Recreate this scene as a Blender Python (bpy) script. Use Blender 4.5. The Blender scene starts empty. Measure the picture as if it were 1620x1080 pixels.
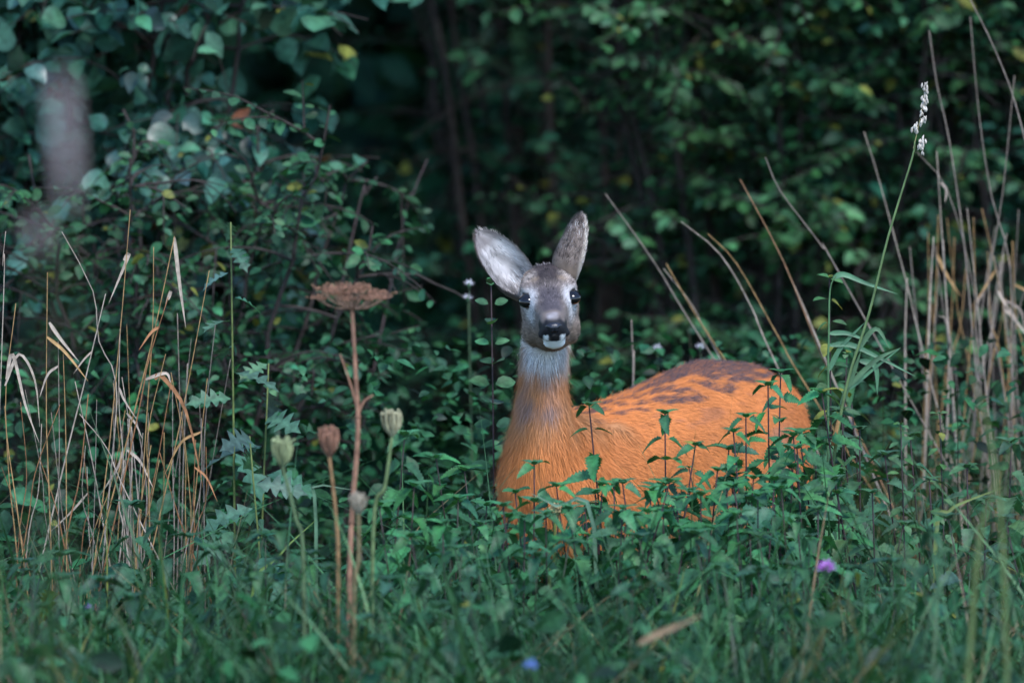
import bpy, math, random
import numpy as np
from mathutils import Vector, Matrix, noise as mnoise

random.seed(7)
rng = np.random.default_rng(7)
SC = bpy.context.scene
COL = SC.collection

# ------------------------------------------------------------------ camera
CAM = np.array((0.0, -20.0, 1.30))
AIM = np.array((0.0, 0.0, 0.82))
FWD = (AIM - CAM) / np.linalg.norm(AIM - CAM)
RGT = np.array((1.0, 0.0, 0.0))
UPV = np.cross(RGT, FWD)
FPX = 400.0 / 36.0 * 1620.0            # focal length in photo pixels

cd = bpy.data.cameras.new('camera')
cd.lens = 400; cd.sensor_width = 36; cd.clip_end = 2000; cd.clip_start = 0.5
cd.dof.use_dof = True
cd.dof.focus_distance = 19.93
cd.dof.aperture_fstop = 3.7
cd.dof.aperture_blades = 0
camo = bpy.data.objects.new('camera', cd)
COL.objects.link(camo)
camo.location = CAM
camo.rotation_euler = Vector(FWD).to_track_quat('-Z', 'Y').to_euler()
SC.camera = camo

# ------------------------------------------------------------------ world, sun, exposure
SUN_ELEV = 52.0
SUN_AZ = 24.0                           # degrees to the right of straight behind the camera
w = bpy.data.worlds.new('World'); SC.world = w; w.use_nodes = True
nt = w.node_tree
for n in list(nt.nodes): nt.nodes.remove(n)
sky = nt.nodes.new('ShaderNodeTexSky'); sky.sky_type = 'NISHITA'; sky.sun_disc = False
sky.sun_elevation = math.radians(SUN_ELEV)
sky.sun_rotation = math.radians(180.0 - SUN_AZ)
sky.air_density = 1.0; sky.dust_density = 0.2; sky.ozone_density = 5.0
bg = nt.nodes.new('ShaderNodeBackground'); bg.inputs['Strength'].default_value = 0.085
ow = nt.nodes.new('ShaderNodeOutputWorld')
nt.links.new(sky.outputs[0], bg.inputs[0]); nt.links.new(bg.outputs[0], ow.inputs[0])

sl = bpy.data.lights.new('sun', 'SUN'); sl.energy = 0.85; sl.angle = math.radians(18); sl.color = (1.0, 0.97, 0.94)
so = bpy.data.objects.new('sun', sl); COL.objects.link(so)
_e, _a = math.radians(SUN_ELEV), math.radians(SUN_AZ)
sdir = Vector((math.sin(_a) * math.cos(_e), -math.cos(_a) * math.cos(_e), math.sin(_e)))
so.rotation_euler = sdir.to_track_quat('Z', 'Y').to_euler()
so.location = (6, -14, 12)

vs = SC.view_settings
vs.view_transform = 'Standard'; vs.look = 'None'; vs.exposure = 2.3; vs.gamma = 1.0; vs.use_curve_mapping = False
SC.cycles.use_denoising = True
SC.cycles.max_bounces = 6; SC.cycles.diffuse_bounces = 1; SC.cycles.glossy_bounces = 2
SC.cycles.transmission_bounces = 4; SC.cycles.transparent_max_bounces = 4
SC.cycles.caustics_reflective = False; SC.cycles.caustics_refractive = False

# ------------------------------------------------------------------ helpers
def PX(px, py, Y):
    """photo pixel + world depth Y -> world point"""
    d = FWD + RGT * ((px - 810) / FPX) + UPV * ((540 - py) / FPX)
    return CAM + d * ((Y - CAM[1]) / d[1])

def PXV(px, py, Y): return Vector(PX(px, py, Y))

def proj(P):
    P = np.atleast_2d(P); v = P - CAM
    dep = v @ FWD
    return 810 + FPX * (v @ RGT) / dep, 540 - FPX * (v @ UPV) / dep

def mesh_np(name, V, F, mat=None, smooth=False, attrs=None):
    """V (n,3); F list of index arrays of shape (m,k)"""
    me = bpy.data.meshes.new(name)
    V = np.asarray(V, dtype=np.float32)
    if not isinstance(F, list): F = [F]
    F = [np.asarray(f, dtype=np.int32) for f in F if len(f)]
    loops = np.concatenate([f.ravel() for f in F])
    tot = np.concatenate([np.full(len(f), f.shape[1], dtype=np.int32) for f in F])
    st = np.concatenate([[0], np.cumsum(tot)[:-1]]).astype(np.int32)
    me.vertices.add(len(V)); me.vertices.foreach_set('co', V.ravel())
    me.loops.add(len(loops)); me.loops.foreach_set('vertex_index', loops)
    me.polygons.add(len(tot)); me.polygons.foreach_set('loop_start', st)
    me.polygons.foreach_set('loop_total', tot)
    if smooth: me.polygons.foreach_set('use_smooth', np.ones(len(tot), dtype=bool))
    me.update(calc_edges=True)
    for k, a in (attrs or {}).items():
        at = me.attributes.new(k, 'FLOAT_COLOR', 'POINT')
        a = np.asarray(a, dtype=np.float32)
        if a.shape[1] == 3: a = np.hstack([a, np.ones((len(a), 1), dtype=np.float32)])
        at.data.foreach_set('color', a.ravel())
    if mat: me.materials.append(mat)
    return me

def add(name, me, parent=None, loc=None):
    o = bpy.data.objects.new(name, me); COL.objects.link(o)
    if parent is not None: o.parent = parent
    if loc is not None: o.location = loc
    return o

def tag(o, label=None, cat=None, group=None, kind=None):
    if label: o['label'] = label
    if cat: o['category'] = cat
    if group: o['group'] = group
    if kind: o['kind'] = kind
    return o

def thing(name, label, cat, loc, group=None):
    o = bpy.data.objects.new(name, None); COL.objects.link(o)
    o.empty_display_size = 0.05; o.location = loc
    return tag(o, label, cat, group)

def tube(pts, radii, k=6, cap=True):
    """tapered tube along a polyline -> V, quads"""
    P = np.asarray(pts, dtype=float); n = len(P)
    T = np.gradient(P, axis=0); T /= np.linalg.norm(T, axis=1)[:, None] + 1e-9
    ref = np.array((0.31, 0.77, 0.2)) if abs(T[0, 2]) > 0.6 else np.array((0.1, 0.2, 1.0))
    V = []
    a = np.linspace(0, 2 * math.pi, k, endpoint=False)
    for i in range(n):
        u = np.cross(T[i], ref); u /= np.linalg.norm(u) + 1e-9
        v = np.cross(T[i], u)
        V.append(P[i] + radii[i] * (np.cos(a)[:, None] * u + np.sin(a)[:, None] * v))
    V = np.vstack(V); Q = []
    for i in range(n - 1):
        for j in range(k):
            Q.append((i * k + j, i * k + (j + 1) % k, (i + 1) * k + (j + 1) % k, (i + 1) * k + j))
    tri = []
    if cap:
        V = np.vstack([V, P[-1:] + T[-1:] * radii[-1] * 0.8]); c = len(V) - 1
        tri = [((n - 1) * k + j, (n - 1) * k + (j + 1) % k, c) for j in range(k)]
    return V, np.array(Q), np.array(tri, dtype=int).reshape(-1, 3)

class MB:
    """collects geometry for one mesh"""
    def __init__(s): s.V = []; s.F = {}; s.C = []; s.n = 0
    def put(s, V, *Fs, col=None):
        V = np.asarray(V, dtype=float)
        for f in Fs:
            f = np.asarray(f)
            if len(f): s.F.setdefault(f.shape[1], []).append(f + s.n)
        s.V.append(V); s.n += len(V)
        c = np.ones((len(V), 3)) if col is None else (np.tile(col, (len(V), 1)) if np.ndim(col) == 1 else col)
        s.C.append(c)
    def tube(s, pts, radii, k=6, col=None): s.put(*tube(pts, radii, k), col=col)
    def mesh(s, name, mat, smooth=True):
        return mesh_np(name, np.vstack(s.V), [np.vstack(f) for f in s.F.values()], mat, smooth, {'tint': np.vstack(s.C)})

def smooth_path(pts, n=10):
    """Catmull-Rom through the points"""
    P = [np.asarray(p, dtype=float) for p in pts]
    if len(P) == 2: return np.array([P[0] + (P[1] - P[0]) * t for t in np.linspace(0, 1, n)])
    P = [2 * P[0] - P[1]] + P + [2 * P[-1] - P[-2]]
    out = []; segs = len(P) - 3; m = max(2, n // segs + 1)
    for i in range(segs):
        p0, p1, p2, p3 = P[i:i + 4]
        for t in np.linspace(0, 1, m, endpoint=(i == segs - 1)):
            out.append(0.5 * (2 * p1 + (p2 - p0) * t + (2 * p0 - 5 * p1 + 4 * p2 - p3) * t * t + (3 * p1 - p0 - 3 * p2 + p3) * t ** 3))
    return np.array(out)

def sstep(a, b, x):
    t = np.clip((x - a) / (b - a), 0, 1); return t * t * (3 - 2 * t)

# ------------------------------------------------------------------ materials
def new_mat(name):
    m = bpy.data.materials.new(name); m.use_nodes = True
    for n in list(m.node_tree.nodes): m.node_tree.nodes.remove(n)
    return m, m.node_tree

def plant_mat(name, rough=0.5, trans=0.25, spec=0.4, nscale=60.0, namp=0.35, base=(1, 1, 1), bump=0.0):
    """base x tint attribute x object colour x noise"""
    m, t = new_mat(name); L = t.links
    out = t.nodes.new('ShaderNodeOutputMaterial')
    at = t.nodes.new('ShaderNodeAttribute'); at.attribute_name = 'tint'
    oi = t.nodes.new('ShaderNodeObjectInfo')
    tc = t.nodes.new('ShaderNodeNewGeometry')
    ns = t.nodes.new('ShaderNodeTexNoise'); ns.inputs['Scale'].default_value = nscale; ns.inputs['Detail'].default_value = 3
    L.new(tc.outputs['Position'], ns.inputs['Vector'])
    mr = t.nodes.new('ShaderNodeMapRange'); mr.inputs['From Min'].default_value = 0.3; mr.inputs['From Max'].default_value = 0.7
    mr.inputs['To Min'].default_value = 1 - namp; mr.inputs['To Max'].default_value = 1 + namp
    L.new(ns.outputs[0], mr.inputs[0])
    def mul(a, b):
        x = t.nodes.new('ShaderNodeMix'); x.data_type = 'RGBA'; x.blend_type = 'MULTIPLY'; x.inputs[0].default_value = 1
        L.new(a, x.inputs[6])
        if isinstance(b, tuple): x.inputs[7].default_value = (*b, 1)
        else: L.new(b, x.inputs[7])
        return x.outputs[2]
    c = mul(mul(mul(at.outputs['Color'], oi.outputs['Color']), base), mr.outputs[0])
    p = t.nodes.new('ShaderNodeBsdfPrincipled')
    L.new(c, p.inputs['Base Color']); p.inputs['Roughness'].default_value = rough
    p.inputs['Specular IOR Level'].default_value = spec
    if bump:
        b = t.nodes.new('ShaderNodeBump'); b.inputs['Strength'].default_value = bump; b.inputs['Distance'].default_value = 0.002
        L.new(ns.outputs[0], b.inputs['Height']); L.new(b.outputs[0], p.inputs['Normal'])
    if trans > 0:
        tr = t.nodes.new('ShaderNodeBsdfTranslucent'); L.new(mul(c, (1.1, 1.25, 0.6)), tr.inputs[0])
        mx = t.nodes.new('ShaderNodeMixShader'); mx.inputs[0].default_value = trans
        L.new(p.outputs[0], mx.inputs[1]); L.new(tr.outputs[0], mx.inputs[2]); L.new(mx.outputs[0], out.inputs[0])
    else: L.new(p.outputs[0], out.inputs[0])
    return m

M_LEAF = plant_mat('green_leaf', 0.50, 0.18, 0.24, 90, 0.35, bump=0.35)
M_ALDER = plant_mat('alder_leaf', 0.40, 0.15, 0.55, 90, 0.35, bump=0.35)
M_GRASS = plant_mat('green_grass', 0.5, 0.25, 0.35, 40, 0.3)
M_STEM = plant_mat('green_stem', 0.6, 0.0, 0.3, 80, 0.3)
M_DRY = plant_mat('dry_straw', 0.75, 0.1, 0.2, 70, 0.35)
M_BARK = plant_mat('bark', 0.9, 0.0, 0.15, 50, 0.4, bump=0.6)
M_PETAL = plant_mat('petal', 0.6, 0.3, 0.2, 90, 0.2)

# ------------------------------------------------------------------ ground
def ground():
    m, t = new_mat('soil'); L = t.links
    out = t.nodes.new('ShaderNodeOutputMaterial'); p = t.nodes.new('ShaderNodeBsdfPrincipled')
    g = t.nodes.new('ShaderNodeNewGeometry')
    n1 = t.nodes.new('ShaderNodeTexNoise'); n1.inputs['Scale'].default_value = 9; n1.inputs['Detail'].default_value = 8
    L.new(g.outputs['Position'], n1.inputs['Vector'])
    cr = t.nodes.new('ShaderNodeValToRGB')
    cr.color_ramp.elements[0].position = 0.35; cr.color_ramp.elements[0].color = (0.018, 0.022, 0.010, 1)
    cr.color_ramp.elements[1].position = 0.68; cr.color_ramp.elements[1].color = (0.060, 0.048, 0.026, 1)
    e = cr.color_ramp.elements.new(0.52); e.color = (0.022, 0.040, 0.016, 1)
    L.new(n1.outputs[0], cr.inputs[0]); L.new(cr.outputs[0], p.inputs['Base Color']); p.inputs['Roughness'].default_value = 0.95
    b = t.nodes.new('ShaderNodeBump'); b.inputs['Strength'].default_value = 0.8; b.inputs['Distance'].default_value = 0.02
    L.new(n1.outputs[0], b.inputs['Height']); L.new(b.outputs[0], p.inputs['Normal'])
    L.new(p.outputs[0], out.inputs[0])
    near = np.concatenate([[-600, -200, -60, -25], np.linspace(-12, 12, 49), [25, 60, 200, 600]])
    X, Y = np.meshgrid(near, near, indexing='ij'); n = len(near)
    Z = np.array([[0.03 * mnoise.noise(Vector((x * 0.7, y * 0.7, 0))) - 0.02 if abs(x) < 13 and abs(y) < 13 else -0.02 for y in near] for x in near])
    V = np.stack([X, Y, Z], -1).reshape(-1, 3)
    i, j = np.meshgrid(np.arange(n - 1), np.arange(n - 1), indexing='ij')
    a = (i * n + j).ravel()
    o = add('ground', mesh_np('ground', V, np.stack([a, a + n, a + n + 1, a + 1], 1), m, True))
    tag(o, 'dark soil and litter of the meadow and woodland edge', kind='structure')
ground()

# ------------------------------------------------------------------ leaf templates
def leaf_template(outline, fold=0.25, droop=0.25, vein=1.5, curl=0.0, mids=True, tip=True):
    """leaf of unit length along +y, face up +z. outline: list of (t, halfwidth)"""
    V, C, F3, F4 = [], [], [], []
    for t, hw in outline:
        z = -droop * t * t
        V += [(-hw, t, z + fold * hw + curl * hw * math.sin(9 * t)), (0, t, z), (hw, t, z + fold * hw - curl * hw * math.cos(7 * t))]
        C += [(0.92, 0.95, 0.95), (vein, vein, vein * 0.92), (1.04, 1.02, 1.0)]
    for i in range(len(outline) - 1):
        a, b = 3 * i, 3 * (i + 1)
        F4 += [(a, a + 1, b + 1, b), (a + 1, a + 2, b + 2, b + 1)]
    return np.array(V, dtype=float), np.array(F4), np.array(C, dtype=float)

ROUND = leaf_template([(0, .02), (.06, .20), (.16, .36), (.32, .46), (.5, .48), (.68, .42), (.82, .31), (.93, .16), (1, .02)], .14, .16, 1.35, .12)
ROUNDB = leaf_template([(0, .02), (.05, .22), (.17, .38), (.34, .44), (.5, .43), (.66, .36), (.8, .24), (.92, .11), (1, .01)], .3, .3, 1.3, -.1)
OVATE = leaf_template([(0, .02), (.15, .2), (.38, .30), (.62, .26), (.85, .12), (1, .01)], .25, .2, 1.25)
OVAL = leaf_template([(0, .03), (.2, .27), (.5, .36), (.8, .25), (1, .03)], .2, .15, 1.2)
LANCE = leaf_template([(0, .02), (.2, .11), (.45, .14), (.7, .10), (.88, .05), (1, .005)], .3, .3, 1.25)
_net = [(0, .03), (.04, .17)]
for i in range(7):
    t0 = .10 + i * .115
    env = lambda t: .27 * (1 - t) ** .75 * (1 + .5 * t) + .01
    _net += [(t0, env(t0) * .80), (t0 + .055, env(t0 + .055) * 1.13)]
_net += [(.93, .04), (1, .004)]
NETTLE = leaf_template(_net, .35, .38, 1.2, .1)
_lob = [(0, .02)]
for i in range(4):
    t0 = .10 + i * .20
    e = .30 * math.sin(math.pi * min(1, t0 * .95 + .12)) + .05
    _lob += [(t0, .08), (t0 + .07, e * .72), (t0 + .15, e), (t0 + .175, .10)]
_lob += [(.93, .05), (1, .005)]
LOBED = leaf_template(_lob, .2, .35, 1.3)
SIMPLE = leaf_template([(0, .03), (.35, .30), (.7, .24), (1, .02)], .25, .15, 1.0)

def tmesh(name, tpl, mat=M_LEAF): return mesh_np(name, tpl[0], tpl[1], mat, True, {'tint': tpl[2]})
ME = {k: tmesh(k + '_leaf', v) for k, v in dict(ovate=OVATE, oval=OVAL, lance=LANCE, nettle=NETTLE, lobed=LOBED).items()}

ME['round'] = tmesh('round_leaf', ROUND, M_ALDER); ME['roundb'] = tmesh('round_leaf', ROUNDB, M_ALDER)
def frames(D, N):
    """rows: side, dir, normal; D growth dirs, N wanted normals"""
    D = D / (np.linalg.norm(D, axis=1)[:, None] + 1e-9)
    S = np.cross(D, N); S /= np.linalg.norm(S, axis=1)[:, None] + 1e-9
    N2 = np.cross(S, D)
    return S, D, N2

def leaf_mass(tpl, P, D, N, size, tint, wscale=None):
    """one mesh's worth of leaves -> V, F, C"""
    tv, tf, tc = tpl
    S, D, N2 = frames(D, N); n = len(P); k = len(tv)
    ws = size if wscale is None else size * wscale
    V = (P[:, None, :] + tv[None, :, 0, None] * (S * ws[:, None])[:, None, :]
         + tv[None, :, 1, None] * (D * size[:, None])[:, None, :] + tv[None, :, 2, None] * (N2 * size[:, None])[:, None, :])
    C = tc[None, :, :] * tint[:, None, :]
    F = tf[None, :, :] + (np.arange(n) * k)[:, None, None]
    return V.reshape(-1, 3), F.reshape(-1, tf.shape[1]), C.reshape(-1, 3)

def leaf_obj(me, root, P, D, N, size, tint, wsc=1.0, name='leaf'):
    S, D, N2 = frames(np.array([D], dtype=float), np.array([N], dtype=float))
    o = bpy.data.objects.new(name, me); COL.objects.link(o); o.parent = root
    p = np.asarray(P) - np.array(root.location)
    m = Matrix(((S[0][0] * size * wsc, D[0][0] * size, N2[0][0] * size, p[0]), (S[0][1] * size * wsc, D[0][1] * size, N2[0][1] * size, p[1]),
                (S[0][2] * size * wsc, D[0][2] * size, N2[0][2] * size, p[2]), (0, 0, 0, 1)))
    o.matrix_basis = m
    o.color = (tint[0], tint[1], tint[2], 1)
    return o

def greens(n, base, var=0.25, yellow=0.04, brown=0.0):
    base = np.array(base)
    t = base[None, :] * (1 + var * rng.normal(size=(n, 1)).clip(-1.8, 2.2)) * (1 + 0.10 * rng.normal(size=(n, 3)))
    y = rng.random(n) < yellow; t[y] = np.array((0.16, 0.17, 0.035)) * (0.7 + 0.6 * rng.random((y.sum(), 1)))
    b = rng.random(n) < brown; t[b] = np.array((0.12, 0.045, 0.025)) * (0.7 + 0.6 * rng.random((b.sum(), 1)))
    return t.clip(0.004, 1)

# ------------------------------------------------------------------ the roe deer
HO = PX(869, 471, -0.05)                                   # between the eyes
_roll, _pitch = math.radians(4.5), math.radians(21)
HF = np.array((0.055, -math.cos(_pitch), -math.sin(_pitch))); HF /= np.linalg.norm(HF)
HU0 = np.array((-math.sin(_roll), 0, math.cos(_roll)))
HR = np.cross(HF, HU0); HR /= np.linalg.norm(HR)
HU = np.cross(HR, HF)
if HR[0] < 0: HR = -HR
def hl(r, s, u): return HO + HR * r + HF * s + HU * u

def section(c, rv, uv, hw, hu, hd, ex=2.0, k=28, lowfat=0.0):
    a = np.linspace(0, 2 * math.pi, k, endpoint=False)
    ca, sa = np.cos(a), np.sin(a)
    x = np.sign(ca) * np.abs(ca) ** (2 / ex) * hw
    y = np.where(sa > 0, hu, hd) * np.sign(sa) * np.abs(sa) ** (2 / ex)
    x = x * (1 + lowfat * np.where(sa < 0, -sa, 0) * 0.6)
    return c + x[:, None] * rv + y[:, None] * uv

def loft(secs):
    k = len(secs[0]); V = np.vstack(secs + [secs[0].mean(0)[None], secs[-1].mean(0)[None]])
    Q = [(i * k + j, i * k + (j + 1) % k, (i + 1) * k + (j + 1) % k, (i + 1) * k + j) for i in range(len(secs) - 1) for j in range(k)]
    c0, c1 = len(V) - 2, len(V) - 1; e = (len(secs) - 1) * k
    T = [(c0, (j + 1) % k, j) for j in range(k)] + [(c1, e + j, e + (j + 1) % k) for j in range(k)]
    return V, np.array(Q), np.array(T)

SPINE = [(.502, .700, .690, .600, .030), (.482, .665, .730, .520, .072), (.428, .592, .767, .45, .100), (.345, .505, .776, .42, .113),
         (.280, .415, .751, .41, .111), (.215, .325, .722, .40, .115), (.155, .240, .702, .385, .118), (.110, .165, .696, .375, .114),
         (.075, .095, .690, .39, .102), (.058, .035, .640, .43, .082), (.052, .000, .585, .48, .050)]
BD = np.array((.60, .80, 0)); BP = np.array((.80, -.60, 0))     # body direction and its side

def deer():
    mb = MB(); Z = np.array((0, 0, 1.0))
    pts = np.array([(x, y, (t + b) / 2) for x, y, t, b, h in SPINE])
    T = np.gradient(pts, axis=0); T[:, 2] = 0; T /= np.linalg.norm(T, axis=1)[:, None]
    mb.put(*loft([section(pts[i], np.cross(T[i], Z), Z, s[4], (s[2] - s[3]) / 2, (s[2] - s[3]) / 2, 2.15) for i, s in enumerate(SPINE)]))
    # shoulders and haunches swell the trunk
    def ell(c, r, ax=None):
        th = np.linspace(0.02, math.pi - 0.02, 14); secs = []
        for t in th:
            secs.append(section(np.array(c) + BD * r[0] * math.cos(t), BP, Z, r[1] * math.sin(t), r[2] * math.sin(t), r[2] * math.sin(t)))
        mb.put(*loft(secs))
    for s in (-1, 1):
        ell(np.array((.13, .19, .53)) + BP * s * .075, (.10, .055, .145))
        ell(np.array((.405, .570, .575)) + BP * s * .062, (.125, .055, .165))
    # neck
    NK = [(.066, .105, .53, .090, .115), (.060, .080, .585, .086, .105), (.056, .065, .635, .068, .088), (.054, .055, .685, .0525, .074),
          (.054, .050, .735, .0435, .064), (.057, .046, .785, .0405, .057), (.060, .040, .83, .041, .053), (.063, .026, .872, .042, .050), (.066, .010, .905, .036, .040)]
    P = np.array([n[:3] for n in NK]); T = np.gradient(P, axis=0); T /= np.linalg.norm(T, axis=1)[:, None]
    secs = []
    for i, n in enumerate(NK):
        rv = np.array((1.0, 0, 0)); fv = np.cross(T[i], rv); fv /= np.linalg.norm(fv); rv = np.cross(fv, T[i])
        secs.append(section(P[i], rv, fv, n[3], n[4], n[4], 2.0))
    mb.put(*loft(secs))
    # head: s, halfwidth, top, bottom, exponent
    HD = [(-.088, .026, .026, .024, 2), (-.078, .038, .032, .042, 2), (-.055, .0475, .0400, .062, 2.1), (-.030, .0500, .0425, .084, 2.3), (-.005, .0505, .0400, .0920, 2.4),
          (.012, .0460, .0375, .0940, 2.4), (.028, .0400, .0320, .0910, 2.4), (.046, .0345, .0265, .0820, 2.3), (.066, .0285, .0220, .0700, 2.2), (.086, .0240, .0190, .0545, 2.0),
          (.104, .0225, .0170, .0445, 2.0), (.118, .0215, .0155, .0425, 2.0), (.130, .0195, .0120, .0385, 2.0), (.138, .0150, .0060, .0270, 2.0), (.141, .006, .002, .014, 2)]
    mb.put(*loft([section(hl(0, s, (t - b) / 2 if False else 0), HR, HU, w, max(t, .001), b, e, lowfat=float(np.interp(s, [-.06, -.02, .03, .07, .12], [0, .15, .25, .45, .60]))) for s, w, t, b, e in HD]))
    def ball(c, r, e=(1, 1, 1)):
        th = np.linspace(0.05, math.pi - 0.05, 9)
        mb.put(*loft([section(c + HF * r * e[1] * math.cos(t), HR, HU, r * e[0] * math.sin(t), r * e[2] * math.sin(t), r * e[2] * math.sin(t), 2, 14) for t in th]))
    for s in (-1, 1):
        ball(hl(s * .0370, -.002, .022), .0120, (1, 1.5, .70))     # brow
        ball(hl(s * .0305, .006, -.054), .0205, (1, 1.7, 1.6))    # cheek
        ball(hl(s * .0135, .127, -.007), .0095, (1.0, 1.1, .9))   # nostril wing
        ball(hl(s * .0180, .1205, -.0180), .0112, (1, 1, .80))     # upper lip
    ball(hl(0, .118, -.0360), .0145, (1.42, 1.0, .82))            # chin
    # legs
    def leg(pts, rad):
        p = smooth_path(pts, 18); r = np.interp(np.linspace(0, 1, len(p)), np.linspace(0, 1, len(rad)), rad)
        mb.put(*tube(p, r, 12))
    for s in (-1, 1):
        b = np.array((.125, .185, 0)) + BP * s * .068
        leg([b + Z * .50, b + Z * .38 + BD * .03, b + Z * .30 + BD * .01, b + Z * .19 - BD * .005, b + Z * .07, b + Z * .03 - BD * .015, b + Z * .005 - BD * .03], [.052, .042, .027, .018, .0125, .014, .017])
        b = np.array((.385, .555, 0)) + BP * s * .075
        leg([b + Z * .56, b + Z * .43 - BD * .05, b + Z * .33 + BD * .01, b + Z * .24 + BD * .065, b + Z * .15 + BD * .055, b + Z * .05 + BD * .04, b + Z * .005 + BD * .015], [.085, .062, .034, .020, .0145, .014, .017])
    tmp = bpy.data.objects.new('tmp', mb.mesh('tmp', None)); COL.objects.link(tmp)
    md = tmp.modifiers.new('r', 'REMESH'); md.mode = 'VOXEL'; md.voxel_size = 0.0042
    ms = tmp.modifiers.new('s', 'SMOOTH'); ms.factor = 0.5; ms.iterations = 5
    dg = bpy.context.evaluated_depsgraph_get()
    ev = tmp.evaluated_get(dg); em = ev.to_mesh()
    nv = len(em.vertices); V = np.empty(nv * 3, dtype=np.float32); em.vertices.foreach_get('co', V); V = V.reshape(-1, 3).astype(float)
    N = np.empty(nv * 3, dtype=np.float32); em.vertices.foreach_get('normal', N); N = N.reshape(-1, 3).astype(float)
    Q = np.array([p.vertices[:] for p in em.polygons if len(p.vertices) == 4], dtype=int).reshape(-1, 4)
    ev.to_mesh_clear(); bpy.data.objects.remove(tmp)

    # local coordinates
    L = V - HO; r, s, u = L @ HR, L @ HF, L @ HU
    fbm = lambda A, sc, o=0.0: np.array([mnoise.noise(Vector((a[0] * sc + o, a[1] * sc, a[2] * sc))) for a in A])
    n1, n2, n3 = fbm(V, 28), fbm(V, 75, 5.0), fbm(V, 11, 9.0)
    def mix(c, col, m): return c * (1 - m[:, None]) + np.array(col)[None, :] * m[:, None]
    # position along the body: 0 at chest, 1 at the rump
    al = ((V - np.array((.06, .10, 0))) @ BD) / .68
    topz = np.interp(al, np.linspace(0, 1, 9), [.68, .694, .702, .715, .735, .755, .770, .764, .70])
    dep = topz - V[:, 2]                                       # depth below the back line
    side = (V - np.array((.06, .10, 0))) @ BP
    C = np.tile(np.array((.63, .198, .054)), (len(V), 1))
    C *= (1 + .16 * n1 + .10 * n2 + .10 * n3)[:, None]
    C = mix(C, (.44, .135, .038), sstep(.72, .98, al) * .7)
    C = mix(C, (.58, .30, .14), sstep(.17, .30, dep) * sstep(.1, .3, al) * .6)
    # grey patches: back and rump
    st = .6 * fbm(V @ np.stack([BD * 9, BP * 34, np.array((0, 0, 34.0))], 1), 1.0, 3.0) + .7 * fbm(V @ np.stack([BD * 20, BP * 85, np.array((0, 0, 85.0))], 1), 1.0, 13.0)
    st2 = fbm(V @ np.stack([BD * 30, BP * 80, np.array((0, 0, 80.0))], 1), 1.0, 8.0)
    thick = np.interp(al, [0.05, .2, .4, .55, .68, .80, .90, .97], [-.004, -.002, .0, .008, .022, .026, .010, -.03])
    g = sstep(.30, -.20, (dep - thick) / .040 + 1.0 * st + .6 * st2)
    G = g * sstep(0.02, .15, al) * sstep(1.0, .86, al)
    C = mix(C, (.060, .042, .048), .75 * g * sstep(0.02, .15, al) * sstep(1.0, .86, al) * .92)
    spots = sstep(.22, .45, st + .4 * n3 - .1) * sstep(.16, .06, dep) * sstep(.2, .4, al) * sstep(.95, .8, al)
    C = mix(C, (.12, .085, .085), spots * .28)
    flank = sstep(.0, .35, n3 + .45 * st) * sstep(.07, .13, dep) * sstep(.26, .18, dep) * sstep(.50, .62, al) * sstep(.93, .80, al)
    C = mix(C, (.22, .15, .13), flank * .5)
    C = mix(C, (.20, .15, .14), sstep(.20, .26, dep) * sstep(.0, .3, n3 + .2) * sstep(.05, .16, al) * sstep(.4, .2, al) * .8)
    # neck
    zz = V[:, 2] + .014 * n1 + .008 * n2
    nk = sstep(.62, .66, zz) * sstep(-.16, -.02, -V[:, 1] + 0.0)
    front = sstep(.075, .0, V[:, 1] - .0)
    onneck = sstep(.60, .67, V[:, 2]) * sstep(.155, .12, V[:, 1])
    C = mix(C, (.46, .25, .12), onneck * sstep(.61, .68, zz) * (.45 + .3 * n1).clip(0, 1))
    band = sstep(.672, .715, zz) * sstep(.800, .755, zz) * front * sstep(.055, .015, np.abs(V[:, 0] - .046))
    C = mix(C, (.20, .165, .175), band * onneck * (.38 + 1.1 * n1).clip(0, 1))
    C = mix(C, (.38, .26, .18), onneck * sstep(.75, .79, zz) * .8)
    wh = sstep(.752, .812, zz) * front * sstep(.044, .024, np.abs(V[:, 0] - .060))
    C = mix(C, (.72, .68, .66), wh * onneck)
    # head
    hm = sstep(-.10, -.06, s) * sstep(-.108, -.098, u) * (V[:, 2] > .785) * (V[:, 1] < .06)
    H = np.tile(np.array((.19, .150, .130)), (len(V), 1)) * (1 + .30 * n1 + .25 * n2)[:, None]
    ar = np.abs(r)
    crown = sstep(.030, .014, ar + .004 * n1) * sstep(.045, -.005, s) * sstep(.0, .02, u)
    H = mix(H, (.034, .025, .025), crown * .95)
    H = mix(H, (.30, .21, .145), sstep(-.02, -.05, s) * sstep(.022, .040, ar) * .8)
    H = mix(H, (.40, .33, .28), sstep(.022, .002, np.hypot(ar - .034, (s + .018))) * (.7 + .8 * n2).clip(0, 1) * sstep(.0, .02, u))          # pale brow
    H = mix(H, (.36, .25, .16), sstep(.013, .001, np.hypot(ar - .024, (s - .000))) * sstep(.0, .02, u) * .5)
    bridge = sstep(.027, .012, ar + .005 * n2 + .10 * (s - .085).clip(0, 1)) * sstep(.01, .04, s) * sstep(.108, .09, s) * sstep(-.01, .01, u)
    H = mix(H, (.066, .055, .062), bridge * .95)
    H = mix(H, (.58, .55, .55), sstep(.022, .006, np.hypot(ar - .037, (s - .042) * .62)) * sstep(-.045, -.01, u) * .85)     # pale below the eye
    H = mix(H, (.17, .14, .13), sstep(.060, .085, s) * sstep(.010, .022, ar) * .45)
    H = mix(H, (.19, .135, .10), sstep(-.005, -.055, u) * sstep(.112, .095, s) * .8)
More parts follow.
